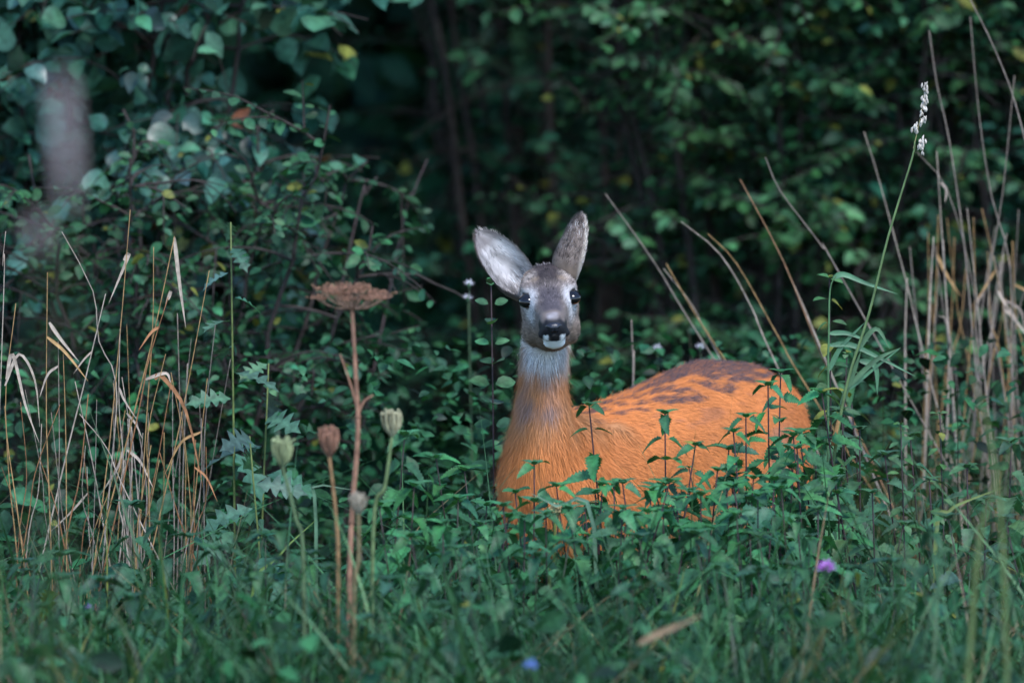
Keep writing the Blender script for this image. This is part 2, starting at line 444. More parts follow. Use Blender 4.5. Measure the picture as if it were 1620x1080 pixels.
    H = mix(H, (.36, .33, .34), sstep(.103, .110, s) * sstep(.003, .008, u) * sstep(.014, .006, ar) * (.6 + .6 * n2).clip(0, 1))               # pale band over nose
    dark = sstep(.100, .110, s + .9 * (ar - .012).clip(0, 1)) * sstep(-.0205, -.0170, u + .55 * (ar - .012)) * sstep(.0135, .0095, u + 1.1 * (ar - .0125).clip(0, 1))
    wing = sstep(.0085, .0060, np.abs(u - (.001 - 1.75 * (ar - .015)))) * sstep(.0130, .0155, ar) * sstep(.034, .030, ar) * sstep(.082, .092, s)
    dark = np.maximum(dark, wing)
    H = mix(H, (.010, .010, .013), dark)
    lip = sstep(.098, .104, s) * sstep(.0095, .0125, ar) * sstep(.0200, .0170, ar) * sstep(-.0140, -.0150, u + .2 * (ar - .015)) * sstep(-.0260, -.0240, u)
    H = mix(H, (.90, .89, .89), lip)
    H = mix(H, (.012, .011, .013), sstep(.095, .102, s) * sstep(.011, .008, ar) * sstep(-.012, -.016, u) * sstep(-.0268, -.0252, u))
    H = mix(H, (.92, .91, .90), sstep(.092, .100, s) * sstep(.025, .021, ar) * sstep(-.0252, -.0270, u))
    H = mix(H, (.60, .54, .50), sstep(-.092, -.102, u) * sstep(.03, .0, s))
    for sg in (-1, 1):
        de = np.sqrt((r - sg * .0395) ** 2 + (s - .0185) ** 2 + ((u - .006) * 1.32) ** 2)
        H = mix(H, (.55, .50, .48), sstep(.032, .020, de) * .7)
        H = mix(H, (.012, .010, .010), sstep(.0205, .0180, de))
    C = C * (1 - hm[:, None]) + H * hm[:, None]
    # legs
    lg = sstep(.33, .25, V[:, 2])
    C = mix(C, (.30, .16, .07), lg * .6); C = mix(C, (.015, .013, .012), sstep(.035, .028, V[:, 2]))
    C = mix(C, (.75, .66, .52), sstep(.97, 1.03, al) * sstep(.08, .14, dep) * (V[:, 2] > .45) * .0)
    C = C.clip(.004, .95)
    # fur flow and length
    flow_t = BD[None, :] * 1.0 + np.array((0, 0, -.35)) + .25 * n3[:, None] * np.array((0, 0, 1.0))
    flow_n = np.array((0, .05, -1.0))[None, :] + 0 * V
    flow_h = -HF[None, :] + .5 * HR[None, :] * np.sign(r)[:, None] * sstep(.0, .04, ar)[:, None] + 0 * V
    wn = (sstep(.60, .67, V[:, 2]) * sstep(.16, .11, V[:, 1]))[:, None]
    wc = (sstep(.16, .06, (V - np.array((.05, .02, 0))) @ BD) * sstep(.72, .66, V[:, 2]))[:, None]
    wl = lg[:, None]
    FL = flow_t * (1 - wc) + (flow_n + BD * .25) * wc
    FL = FL * (1 - wn) + flow_n * wn
    FL = FL * (1 - wl) + flow_n * wl
    FL = FL * (1 - hm[:, None]) + flow_h * hm[:, None]
    LEN = .015 + .011 * wn[:, 0] + .007 * wc[:, 0]
    LEN = LEN * (1 - lg) + .008 * lg
    LEN = LEN * (1 - hm) + (.0075 - .0045 * sstep(.06, .10, s) + .003 * sstep(-.02, -.05, s)) * hm
    LEN = np.where((dark * hm > .3), 0.0, LEN); LEN = np.where(V[:, 2] < .035, 0, LEN)
    for sg in (-1, 1):
        de = np.sqrt((r - sg * .0395) ** 2 + (s - .0185) ** 2 + ((u - .006) * 1.32) ** 2)
        LEN = LEN * np.where(de < .0195, 0, sstep(.018, .029, de) * .7 + .3)

    root = thing('roe_deer', 'orange-coated roe deer doe with upright neck and grey face, standing in nettles', 'deer', (.25, .35, 0))
    loc = np.array((.25, .35, 0))
    furm, t = new_mat('deer_fur'); Lk = t.links
    o_ = t.nodes.new('ShaderNodeOutputMaterial'); p_ = t.nodes.new('ShaderNodeBsdfPrincipled'); a_ = t.nodes.new('ShaderNodeAttribute'); a_.attribute_name = 'tint'
    Lk.new(a_.outputs['Color'], p_.inputs['Base Color']); p_.inputs['Roughness'].default_value = .62; p_.inputs['Specular IOR Level'].default_value = .22
    Lk.new(p_.outputs[0], o_.inputs[0])
    # ears -------------------------------------------------------------
    EV, EF, EC, EN, EFL, EL = [], [], [], [], [], []
    base_n = len(V)
    def ear(B, Tp, O, Hm, inner, twist=0.0):
        nonlocal base_n
        B, Tp, O = map(lambda q: np.array(q, dtype=float), (B, Tp, O)); A = Tp - B; Ln = np.linalg.norm(A); A /= Ln
        O -= A * (O @ A); O /= np.linalg.norm(O); S = np.cross(A, O)
        us = np.array([0, .07, .15, .25, .35, .45, .55, .65, .74, .82, .89, .945, .98, 1.0]); nvv = 15
        hw = np.interp(us, [0, .12, .3, .45, .6, .75, .87, .95, 1], [.62, .82, 1, 1, .95, .81, .60, .39, .08]) * Hm
        Th = np.interp(us, [0, .2, .5, 1], [2.3, 1.75, 1.25, .75])
        for layer in (0, 1):
            for i, uu in enumerate(us):
                R = hw[i] / math.sin(min(Th[i], math.pi / 2))
                tw = twist * uu
                S2 = S * math.cos(tw) + O * math.sin(tw); O2 = O * math.cos(tw) - S * math.sin(tw)
                for v in np.linspace(-1, 1, nvv):
                    th = v * Th[i]
                    nrm = -O2 * math.cos(th) + S2 * math.sin(th)
                    cz = R * max(math.cos(Th[i]), -.2)
                    p = B + A * (uu * Ln) + S2 * R * math.sin(th) - O2 * (R * math.cos(th) - cz) + A * (-.010 * (v * v) * (1 - uu))
                    edge = 1 - abs(v) ** 6
                    p = p + nrm * ((.0034 if layer else -.0022) * edge * (1 - uu * .5))
                    EV.append(p); EN.append(nrm if layer else -nrm)
                    nz = mnoise.noise(Vector(p * 90)); nz2 = mnoise.noise(Vector(p * 260))
                    if layer:   # back of the ear
                        c = np.array((.155, .118, .10)) * (1 + .5 * nz + .4 * nz2)
                        c = c * (1 - .45 * sstep(.6, 1, uu)) if uu > .6 else c
                        if uu < .25: c = c * (uu / .25) + np.array((.21, .15, .11)) * (1 - uu / .25) * (1 + .6 * nz + .5 * nz2)
                        if abs(v) > .85: c = np.array((.48, .40, .34)) if v * inner > 0 else np.array((.12, .09, .08))
                    else:
                        k_ = .5 + .5 * math.sin(7 * v * inner + 6 * uu + 2 * nz)
                        c = np.array((.70, .64, .62)) * (.50 + .50 * k_) * (1 + .5 * nz2)
                        if v * inner < -.2: c = c * .72
                        if uu > .80 or abs(v) > .88: c = c * .45 + np.array((.16, .12, .11)) * .55 * (1 + .6 * nz + .5 * nz2)
                    EC.append(c); EFL.append(A + S2 * (-.35 * v if not layer else .1 * v)); EL.append(.008 if layer else (.013 if abs(v) < .85 and .08 < uu < .8 else .008))
            o0 = base_n
            for i in range(len(us) - 1):
                for j in range(nvv - 1):
                    q = [o0 + i * nvv + j, o0 + i * nvv + j + 1, o0 + (i + 1) * nvv + j + 1, o0 + (i + 1) * nvv + j]
                    EF.append(q if layer else q[::-1])
            base_n += len(us) * nvv
    ear(PX(834, 458, -.012), PX(757, 366, .004), (.22, -.96, .12), .0365, 1)
    ear(PX(897, 438, -.004), PX(919, 340, .014), (.62, .78, .10), .0290, -1)
    V2 = np.vstack([V, np.array(EV)]); C2 = np.vstack([C, np.array(EC).clip(.004, .95)])
    F2 = np.vstack([Q, np.array(EF)])
    me = mesh_np('deer_body', V2 - loc, F2, furm, True, {'tint': C2 * .85})
    add('body', me, root)
    # fur --------------------------------------------------------------
    N2 = np.vstack([N, np.array(EN)]); FL2 = np.vstack([FL, np.array(EFL)]); LEN2 = np.concatenate([LEN, np.array(EL)])
    tri = np.vstack([F2[:, [0, 1, 2]], F2[:, [0, 2, 3]]])
    ar_ = np.linalg.norm(np.cross(V2[tri[:, 1]] - V2[tri[:, 0]], V2[tri[:, 2]] - V2[tri[:, 0]]), axis=1)
    L3 = LEN2[tri].mean(1)
    cz = V2[tri].mean(1)
    dens = ar_ * np.where(cz[:, 2] > .78, 2.6, np.where(cz[:, 2] < .30, .4, 1.0)) * (LEN2[tri].min(1) > .0005)
    NS = 230000
    pick = rng.choice(len(tri), NS, p=dens / dens.sum())
    b = rng.dirichlet((1, 1, 1), NS)
    ip = lambda A: (A[tri[pick]] * b[:, :, None]).sum(1)
    P, NN, CC, FF = ip(V2), ip(N2), ip(C2), ip(FL2)
    G2 = np.concatenate([G, np.zeros(len(EV))]); GG = (G2[tri[pick]] * b).sum(1)
    LL = (LEN2[tri[pick]] * b).sum(1) * rng.uniform(.55, 1.25, NS)
    NN /= np.linalg.norm(NN, axis=1)[:, None] + 1e-9
    FF = FF - NN * (FF * NN).sum(1)[:, None]; FF /= np.linalg.norm(FF, axis=1)[:, None] + 1e-9
    FF = FF + rng.normal(size=(NS, 3)) * .16
    SD = np.cross(FF, NN); SD /= np.linalg.norm(SD, axis=1)[:, None] + 1e-9
    lift = rng.uniform(.12, .38, NS)[:, None]
    wd = np.where(P[:, 2] > .79, .00034, .00034)[:, None] * rng.uniform(.7, 1.3, (NS, 1))
    pts = []
    for k_, tt in enumerate((0, .45, 1.0)):
        c_ = P + FF * (LL * tt)[:, None] + NN * lift * (LL * (tt - .45 * tt * tt))[:, None] - NN * .0008
        pts.append(c_)
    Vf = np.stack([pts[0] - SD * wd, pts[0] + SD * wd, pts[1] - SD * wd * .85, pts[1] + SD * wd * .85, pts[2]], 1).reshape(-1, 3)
    o5 = (np.arange(NS) * 5)[:, None]
    Ff = [np.hstack([o5, o5 + 1, o5 + 3, o5 + 2]), np.hstack([o5 + 2, o5 + 3, o5 + 4])]
    jit = np.where(P[:, 2:] > .785, rng.uniform(.45, 1.6, (NS, 1)), rng.uniform(.78, 1.25, (NS, 1)))
    hi = .8 * np.array([mnoise.noise(Vector(q)) for q in (P * 230)]) + .7 * np.array([mnoise.noise(Vector(q)) for q in (P * 120)]); amp = np.where(P[:, 2] > .815, 1.35, .24)
    jit = jit * (1 + amp * hi)[:, None].clip(.22, 2.3)
    dk = (rng.random(NS) * 1.15 < GG + .25 * hi * (GG > .08)); CC = np.where(dk[:, None], np.array((.080, .058, .060)), np.where((GG > .05)[:, None], CC * .6 + np.array((.42, .15, .05)) * .4, CC))
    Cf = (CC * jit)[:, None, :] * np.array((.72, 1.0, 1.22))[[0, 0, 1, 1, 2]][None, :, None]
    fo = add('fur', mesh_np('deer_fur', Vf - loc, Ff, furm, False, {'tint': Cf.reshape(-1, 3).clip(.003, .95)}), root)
    fo['kind'] = 'stuff'
    # eyes ---------------------------------------------------------------
    em_, t = new_mat('deer_eye'); o_ = t.nodes.new('ShaderNodeOutputMaterial'); p_ = t.nodes.new('ShaderNodeBsdfPrincipled')
    p_.inputs['Base Color'].default_value = (.006, .005, .006, 1); p_.inputs['Roughness'].default_value = .04; p_.inputs['IOR'].default_value = 1.45
    t.links.new(p_.outputs[0], o_.inputs[0])
    th = np.linspace(.06, math.pi - .06, 13)
    for sg in (-1, 1):
        c = hl(sg * .0385, .0205, .0060); R = .0168
        v, q, t3 = loft([section(c + HR * R * math.cos(a), HF, HU, R * math.sin(a) * 1.1, R * math.sin(a) * .78, R * math.sin(a) * .72, 2, 20) for a in th])
        e = add('eye', mesh_np('deer_eye', v - loc, [q, t3], em_, True), root)
    # nose pad -----------------------------------------------------------
    nm_, t = new_mat('wet_nose'); o_ = t.nodes.new('ShaderNodeOutputMaterial'); p_ = t.nodes.new('ShaderNodeBsdfPrincipled')
    p_.inputs['Base Color'].default_value = (.016, .016, .022, 1); p_.inputs['Roughness'].default_value = .24
    g_ = t.nodes.new('ShaderNodeNewGeometry'); v_ = t.nodes.new('ShaderNodeTexVoronoi'); v_.inputs['Scale'].default_value = 900
    t.links.new(g_.outputs['Position'], v_.inputs['Vector']); b_ = t.nodes.new('ShaderNodeBump'); b_.inputs['Strength'].default_value = .35; b_.inputs['Distance'].default_value = .0006
    t.links.new(v_.outputs[0], b_.inputs['Height']); t.links.new(b_.outputs[0], p_.inputs['Normal']); t.links.new(p_.outputs[0], o_.inputs[0])
    nv_ = []; K = 28
    rings = 12
    c0 = hl(0, .1345, -.0010)
    V_, Q_ = [], []
    for i in range(rings + 1):
        f = i / rings * math.pi
        for j in range(K):
            a = 2 * math.pi * j / K
            x = math.sin(f) * math.cos(a); y = math.sin(f) * math.sin(a); z = math.cos(f)
            X, Y_, Zz = x * .0160 * (1 - .06 * y), y * .0098, z * .0105
            for sg in (-1, 1):            # nostril slits
                d2 = ((X - sg * .0120) / .0042) ** 2 + ((Y_ + .0015) / .0046) ** 2
                if z > 0: Zz -= .0065 * math.exp(-d2)
            if z > 0: Zz -= .0018 * math.exp(-(X / .0016) ** 2) * (1 if Y_ < .002 else .3)
            V_.append(c0 + HR * X + HU * Y_ + HF * Zz - HU * .0035 * z * 0)
    for i in range(rings):
        for j in range(K): Q_.append((i * K + j, i * K + (j + 1) % K, (i + 1) * K + (j + 1) % K, (i + 1) * K + j))
    add('nose', mesh_np('deer_nose', np.array(V_) - loc, np.array(Q_), nm_, True), root)
deer()

# ------------------------------------------------------------------ shrubs
def shrub_twigs(base, stems, n_side, side_len, droop, top_bias=0.25, wob=.04):
    """stems: list of polylines (world). Returns branch tubes and twig polylines"""
    tubes, twigs = [], []
    for st in stems:
        p = smooth_path(st, 16)
        p = p + rng.normal(size=p.shape) * wob * .25 * np.linspace(0, 1, len(p))[:, None]
        L = np.linalg.norm(np.diff(p, axis=0), axis=1).sum()
        r0 = .004 + .0038 * L
        tubes.append((p, np.linspace(r0, .0022, len(p))))
        twigs.append(p[len(p) // 3:])
        for i in range(n_side):
            t = top_bias + (1 - top_bias) * rng.random(); k = min(int(t * (len(p) - 1)), len(p) - 2)
            a = rng.uniform(0, 2 * math.pi)
            d = np.array((math.cos(a), math.sin(a), rng.uniform(-.1, .8))); d /= np.linalg.norm(d)
            ln = side_len * rng.uniform(.5, 1.2)
            q = [p[k]]
            for j in range(6):
                d = d + np.array((0, 0, -droop * .16)) + rng.normal(size=3) * .12; d /= np.linalg.norm(d)
                q.append(q[-1] + d * ln / 6)
            q = np.array(q); tubes.append((q, np.linspace(.0035, .001, len(q)))); twigs.append(q)
            for m in range(2):
                k2 = rng.integers(1, 5); a = rng.uniform(0, 2 * math.pi)
                d2 = (q[k2 + 1] - q[k2]) / (ln / 6) + np.array((math.cos(a), math.sin(a), .1)) * .9; d2 /= np.linalg.norm(d2)
                s = np.array([q[k2] + d2 * ln * .5 * f + np.array((0, 0, -droop * .08 * f * f)) for f in np.linspace(0, 1, 5)])
                tubes.append((s, np.linspace(.002, .0008, 5))); twigs.append(s)
    return tubes, twigs

def twig_leaves(twigs, spacing, size, up=1.0, jit=.5):
    P, D, N, S = [], [], [], []
    for q in twigs:
        seg = np.diff(q, axis=0); ln = np.linalg.norm(seg, axis=1); tot = ln.sum(); n = max(2, int(tot / spacing))
        cum = np.concatenate([[0], np.cumsum(ln)])
        for i in range(n):
            x = (i + rng.random() * .8) / n * tot; k = min(np.searchsorted(cum, x, 'right') - 1, len(seg) - 1)
            p = q[k] + seg[k] * ((x - cum[k]) / ln[k]); td = seg[k] / ln[k]
            sd = np.cross(td, (0, 0, 1)); nn = np.linalg.norm(sd)
            sd = sd / nn if nn > .1 else np.array((1.0, 0, 0))
            sgn = 1 if i % 2 else -1
            d = td * .5 + sd * sgn * .9 + np.array((0, 0, -.25)) + rng.normal(size=3) * jit * .6
            nrm = np.array((0, -.45, up)) + rng.normal(size=3) * jit
            P.append(p + d * size * .12); D.append(d); N.append(nrm); S.append(size * rng.choice((.5, .7, .85, 1.0, 1.1, 1.3)) * rng.uniform(.85, 1.15))
    return map(np.array, (P, D, N, S))

def build_shrub(name, label, cat, base, stems, n_side, side_len, droop, spacing, size, col, tplkey, tpl, n_ind, group=None,
                jit=.5, bark=(.045, .036, .032), yellow=.04, brown=0.0, top_bias=.25, var=.40, clump=-.22, seed=0):
    global rng
    rng = np.random.default_rng(sum(map(ord, name)) + seed)
    root = thing(name, label, cat, tuple(base), group)
    loc = np.array(base)
    if callable(stems): stems = stems()
    tubes, twigs = shrub_twigs(base, stems, n_side, side_len, droop, top_bias)
    mb = MB()
    for p, r in tubes: mb.tube(p - loc, r, 5, col=np.array(bark))
    add('branches', mb.mesh(name + '_branches', M_BARK), root)
    P, D, N, S = twig_leaves(twigs, spacing, size, 1.0, jit)
    if clump > -1:
        keep = np.array([mnoise.noise(Vector(q * 3.2)) + .6 * mnoise.noise(Vector(q * 8.5)) for q in P]) > clump
        P, D, N, S = P[keep], D[keep], N[keep], S[keep]
    T = greens(len(P), col, var, yellow, brown)
    px, py = proj(P)
    vis = (px > -10) & (px < 1630) & (py > -10) & (py < 900)
    score = np.where(vis, P[:, 1] - S * 6, 99)
    order = np.argsort(score)[:n_ind]; order = order[score[order] < 90]
    keys = tplkey if isinstance(tplkey, (list, tuple)) else [tplkey]
    for n_, i in enumerate(order):
        leaf_obj(ME[keys[n_ % len(keys)]], root, P[i], D[i], N[i], S[i], T[i])
    rest = np.ones(len(P), bool); rest[order] = False
    v, f, c = leaf_mass(tpl, P[rest], D[rest], N[rest], S[rest], T[rest])
    fo = add('foliage', mesh_np(name + '_foliage', v - loc, f, M_LEAF, True, {'tint': c}), root); fo['kind'] = 'stuff'
    return root

def fan_stems(base, n, height, lean, spread_x, spread_y, z0=-.04):
    out = []
    for i in range(n):
        a = rng.uniform(-1, 1); b = rng.uniform(-1, 1)
        bx, by = base[0] + a * spread_x * .25, base[1] + b * spread_y * .25
        h = height * rng.uniform(.75, 1.1)
        tx, ty = base[0] + a * spread_x + lean[0], base[1] + b * spread_y + lean[1]
        out.append([(bx, by, z0), (bx + (tx - bx) * .3, by + (ty - by) * .25, h * .4), (bx + (tx - bx) * .7, by + (ty - by) * .65, h * .78), (tx, ty, h)])
    return out

C_ALDER = (.034, .100, .070); C_SMALL = (.024, .080, .036); C_DEEP = (.016, .066, .036); C_RIGHT = (.034, .098, .040)
build_shrub('alder_bush', 'alder bush with large rounded blue-green leaves and a few rusty dead ones', 'bush', (-.82, 2.05, 0),
            lambda: fan_stems((-.82, 2.0), 11, 1.9, (.06, -.15), .50, .45), 20, .40, .6, .027, .050, C_ALDER, ['round', 'roundb', 'ovate', 'roundb'], ROUNDB, 295, brown=.025, top_bias=.42, yellow=.012, jit=.85, clump=-.40)
build_shrub('hawthorn_shrub', 'small-leaved shrub with drooping twigs filling in beneath the rounded-leaf bush', 'shrub', (-.50, 1.45, 0),
            lambda: fan_stems((-.66, 1.4), 15, 1.12, (.04, -.1), .38, .30), 20, .26, .7, .016, .024, C_SMALL, ['oval'], SIMPLE, 260, yellow=.025, top_bias=.2)
build_shrub('blackthorn_shrub', 'small-leaved yellowish-green shrub with upright stems behind the deer\'s back', 'shrub', (.55, 3.2, 0),
            lambda: fan_stems((.55, 3.15), 20, 2.1, (.0, -.25), .62, .45), 30, .36, .5, .015, .030, C_RIGHT, ['ovate', 'oval'], SIMPLE, 260, yellow=.03, top_bias=.15)
build_shrub('dogwood_shrub', 'dark green dogwood-like shrub behind the tall dry stems', 'shrub', (1.10, 3.3, 0),
            lambda: fan_stems((1.10, 3.25), 17, 2.2, (.0, -.2), .55, .5), 26, .38, .5, .018, .036, C_DEEP, ['ovate'], SIMPLE, 180, yellow=.03, top_bias=.1)
build_shrub('elder_shrub', 'shaded dark shrub in the gloom right behind the deer\'s ears', 'shrub', (.12, 4.0, 0),
            lambda: fan_stems((.12, 3.9), 15, 2.2, (.0, -.1), .45, .5), 20, .40, .5, .024, .038, C_DEEP, ['ovate'], SIMPLE, 160, yellow=.02, top_bias=.1)

rng = np.random.default_rng(21)
# trees added for their shade: unseen crowns overhead darken the thicket beneath
def tree(loc, h, crown_c, crown_r, n, label, group):
    root = thing('shade_tree', label, 'tree', loc, group); L0 = np.array(loc)
    mb = MB(); top = np.array((crown_c[0], crown_c[1], h)) - L0
    mb.tube(smooth_path([(0, 0, -.1), top * .35 + np.array((.05, 0, 0)), top * .7, top], 10), np.linspace(.12, .03, 13)[:len(smooth_path([(0, 0, -.1), top * .35, top * .7, top], 10))], 8, col=np.array((.05, .042, .035)))
    add('trunk', mb.mesh('tree_trunk', M_BARK), root)
    mb = MB(); P = []
    for i in range(26):
        a = rng.uniform(0, 2 * math.pi); e = rng.uniform(-.5, 1.0)
        end = np.array(crown_c) - L0 + np.array((math.cos(a) * crown_r[0], math.sin(a) * crown_r[1], e * crown_r[2])) * rng.uniform(.6, 1)
        st = top * rng.uniform(.45, .9)
        p = smooth_path([st, (st + end) / 2 + np.array((0, 0, .2)), end], 8); mb.tube(p, np.linspace(.03, .006, len(p)), 5, col=np.array((.05, .042, .035)))
        for k in range(n // 26):
            q = p[rng.integers(2, len(p))] + rng.normal(size=3) * np.array((.35, .35, .25)); P.append(q)
    add('limbs', mb.mesh('tree_limbs', M_BARK), root)
    P = np.array(P); n = len(P)
    D = rng.normal(size=(n, 3)) + np.array((0, 0, -.3)); N = np.array((0, 0, 1.0)) + rng.normal(size=(n, 3)) * .5
    v, f, c = leaf_mass(SIMPLE, P, D, N, rng.uniform(.07, .13, n), greens(n, C_DEEP, .3, .02))
    o = add('crown', mesh_np('tree_crown', v, f, M_LEAF, True, {'tint': c}), root); o['kind'] = 'stuff'
for k, (x, y, cx, cy) in enumerate([(-2.3, 4.6, -1.7, 3.4), (.8, 7.4, -.2, 4.4), (1.9, 5.0, 1.5, 3.9), (3.6, 4.6, 3.2, 3.6), (-4.0, 4.8, -3.6, 3.8)]):
    tree((x, y, -.02), 4.4, (cx, cy - .1, 3.0), (1.7, 1.8, .95), 8000, 'tree added so that its unseen crown shades the thicket from above', 'trees added for shade')

def thicket():
    n = 46000
    P = np.stack([rng.uniform(-6, 6, n), 4.6 + 4.5 * rng.random(n) ** 1.3, 4.2 * rng.random(n) ** .9], 1)
    dens = np.array([mnoise.noise(Vector(p * 1.1)) for p in P]); P = P[dens > -.26]
    m = 30000; P = np.vstack([P, np.stack([rng.uniform(-9, 9, m), rng.uniform(8, 13, m), 7 * rng.random(m)], 1)])
    m = 12000; P = np.vstack([P, np.stack([rng.uniform(-3.5, 3.5, m), rng.uniform(8.5, 14, m), 4 * rng.random(m)], 1)]); n = len(P)
    D = rng.normal(size=(n, 3)); N = np.array((0, -.5, 1.0)) + rng.normal(size=(n, 3)) * .6
    v, f, c = leaf_mass(SIMPLE, P, D, N, np.where(P[:, 1] > 8, 2.6, 1.1) * rng.uniform(.06, .13, n), greens(n, C_DEEP, .3, .01))
    mb = MB()
    for i in range(36):
        b = np.array((rng.uniform(-6, 6), rng.uniform(4.6, 9), -.05)); e = b + np.array((rng.normal() * .5, rng.normal() * .5, rng.uniform(2.5, 4.5)))
        p = smooth_path([b, (b + e) / 2 + rng.normal(size=3) * .15, e], 7); mb.tube(p, np.linspace(rng.uniform(.012, .03), .005, len(p)), 5, col=np.array((.05, .042, .035)))
    o = add('thicket', mesh_np('thicket', v, f, M_LEAF, True, {'tint': c}))
    tag(o, 'dark mass of woodland undergrowth closing off the background', 'undergrowth', kind='stuff')
    s = add('thicket_stems', mb.mesh('thicket_stems', M_BARK)); tag(s, 'dark stems standing in the woodland undergrowth', 'undergrowth', kind='stuff')
thicket()

rng = np.random.default_rng(22)
# ------------------------------------------------------------------ grass and ground cover (nobody could count it)
def blades(n, xr, yr, hr, wr, base, seg=5, lean=.5, xy=None, droop=.6, yellow=.05):
    if xy is None: xy = np.stack([rng.uniform(*xr, n), rng.uniform(*yr, n)], 1)
    near = np.interp(xy[:, 1], [-4.0, -2.6, -2.0], [.50, .62, 1.0])
    h = near * rng.uniform(hr[0], hr[1], n) * (1 + .18 * rng.normal(size=n)).clip(.5, 1.4); wd = rng.uniform(wr[0], wr[1], n)
    a = rng.uniform(0, 2 * math.pi, n); l = np.abs(rng.normal(size=n)) * lean + .08; dr = rng.random(n) ** 2 * droop
    dx, dy = np.cos(a), np.sin(a)
    sa = a + math.pi / 2 + rng.normal(size=n) * .8
    sx, sy = np.cos(sa), np.sin(sa)
    rows = []
    for i in range(seg + 1):
        t = i / seg
        hor = h * (l * t * .55 + (l + dr) * .6 * t ** 2.4)
        zz = h * (t - dr * .75 * t ** 3.2) - .03
        ww = wd * (1 - t ** 2.2) * (.55 + .9 * t * (1 - t) * 2) * .5 + .0002
        c = np.stack([xy[:, 0] + dx * hor, xy[:, 1] + dy * hor, zz], 1); s = np.stack([sx * ww, sy * ww, 0 * ww], 1)
        rows += [c - s, c + s]
    V = np.stack(rows, 1).reshape(-1, 3); k = 2 * (seg + 1)
    o = (np.arange(n) * k)[:, None]
    F = np.vstack([np.hstack([o + 2 * i, o + 2 * i + 1, o + 2 * i + 3, o + 2 * i + 2]) for i in range(seg)])
    T = greens(n, base, .45, yellow * .5)
    C = np.repeat(T, k, axis=0)
    return V, F, C

def grass():
    parts = []
    def dump(n, *a, **k): parts.append(blades(n, *a, **k))
    G1 = (.009, .040, .016); G2 = (.024, .074, .026)
    dump(15000, (-1.6, 1.6), (-5.6, .3), (.20, .46), (.006, .013), G1)
    dump(5500, (-1.6, 1.6), (-4.6, .2), (.34, .56), (.006, .014), G2, lean=.45)
    dump(9000, (-2.2, 2.2), (.3, 3.0), (.15, .42), (.003, .007), G1)
    dump(7000, (.35, 1.5), (.4, 2.4), (.30, .62), (.002, .005), (.085, .090, .040), lean=.3, droop=.3)
    dump(4000, (-1.4, -.4), (-.3, 1.2), (.2, .5), (.003, .006), (.07, .06, .03), lean=.4)
    dump(9000, (-1.5, 1.5), (-3.0, -.3), (.34, .58), (.004, .010), (.036, .112, .042), seg=7, lean=.7, droop=1.2)
    dump(1500, (-1.5, 1.5), (-3.4, -.2), (.22, .55), (.006, .012), (.16, .12, .06), seg=6, lean=.5, droop=.8)
    # beyond the picture
    n = 12000
    xy = np.stack([np.where(rng.random(n) < .5, rng.uniform(-5, -1.6, n), rng.uniform(1.6, 5, n)), rng.uniform(-7, 3, n)], 1)
    dump(n, None, None, (.22, .5), (.006, .012), G1, seg=3, xy=xy)
    n = 14000
    xy = np.stack([rng.uniform(-2.5, 2.5, n), rng.uniform(-13, -5.6, n)], 1)
    dump(n, None, None, (.15, .34), (.006, .012), G1, seg=3, xy=xy)
    mb = MB()
    for V, F, C in parts: mb.put(V, F, col=C)
    o = add('meadow_grass', mb.mesh('meadow_grass', M_GRASS, True))
    tag(o, 'tangled green meadow grass in front of and around the deer', 'grass', kind='stuff')
    # low leafy herbs
    n = 12000
    P = np.stack([rng.uniform(-1.7, 1.7, n), rng.uniform(-3.8, 1.8, n), 0 * rng.random(n)], 1)
    hmax = np.where(P[:, 1] > .2, .55, np.where(P[:, 1] < -2.4, .26, .42)) * (1 + .25 * np.array([mnoise.noise(Vector((p[0] * 3, p[1] * 3, 1))) for p in P]))
    P[:, 2] = hmax * rng.random(n) ** .55
    inside = (np.abs((P[:, :2] - np.array((.06, .1))) @ BP[:2]) < .17) & ((P[:, :2] - np.array((.06, .1))) @ BD[:2] > -.15) & ((P[:, :2] - np.array((.06, .1))) @ BD[:2] < .8)
    P = P[~inside]; P = P[(P[:, 1] > -.7) | (rng.random(len(P)) < .38)]
    m = 9000; Q = np.stack([rng.uniform(-1.2, 1.2, m), rng.uniform(.45, 2.0, m), .80 * rng.random(m) ** .7], 1)
    dq = (Q[:, :2] - np.array((.06, .1))); Q = Q[~((np.abs(dq @ BP[:2]) < .2) & (dq @ BD[:2] < .85))]
    P = np.vstack([P, Q]); n = len(P)
    D = rng.normal(size=(n, 3)) * np.array((1, 1, .3)) + np.array((0, 0, -.2)); N = np.array((0, -.35, 1.0)) + rng.normal(size=(n, 3)) * .4
    v, f, c = leaf_mass(OVATE, P, D, N, np.where(P[:, 1] > .45, .62, 1.0) * rng.uniform(.022, .060, n), greens(n, (.018, .070, .030), .45, .008))
    o = add('low_herbs', mesh_np('low_herbs', v, f, M_LEAF, True, {'tint': c}))
    tag(o, 'low leafy herbs mixed through the meadow grass', 'ground cover', kind='stuff')
grass()

rng = np.random.default_rng(23)
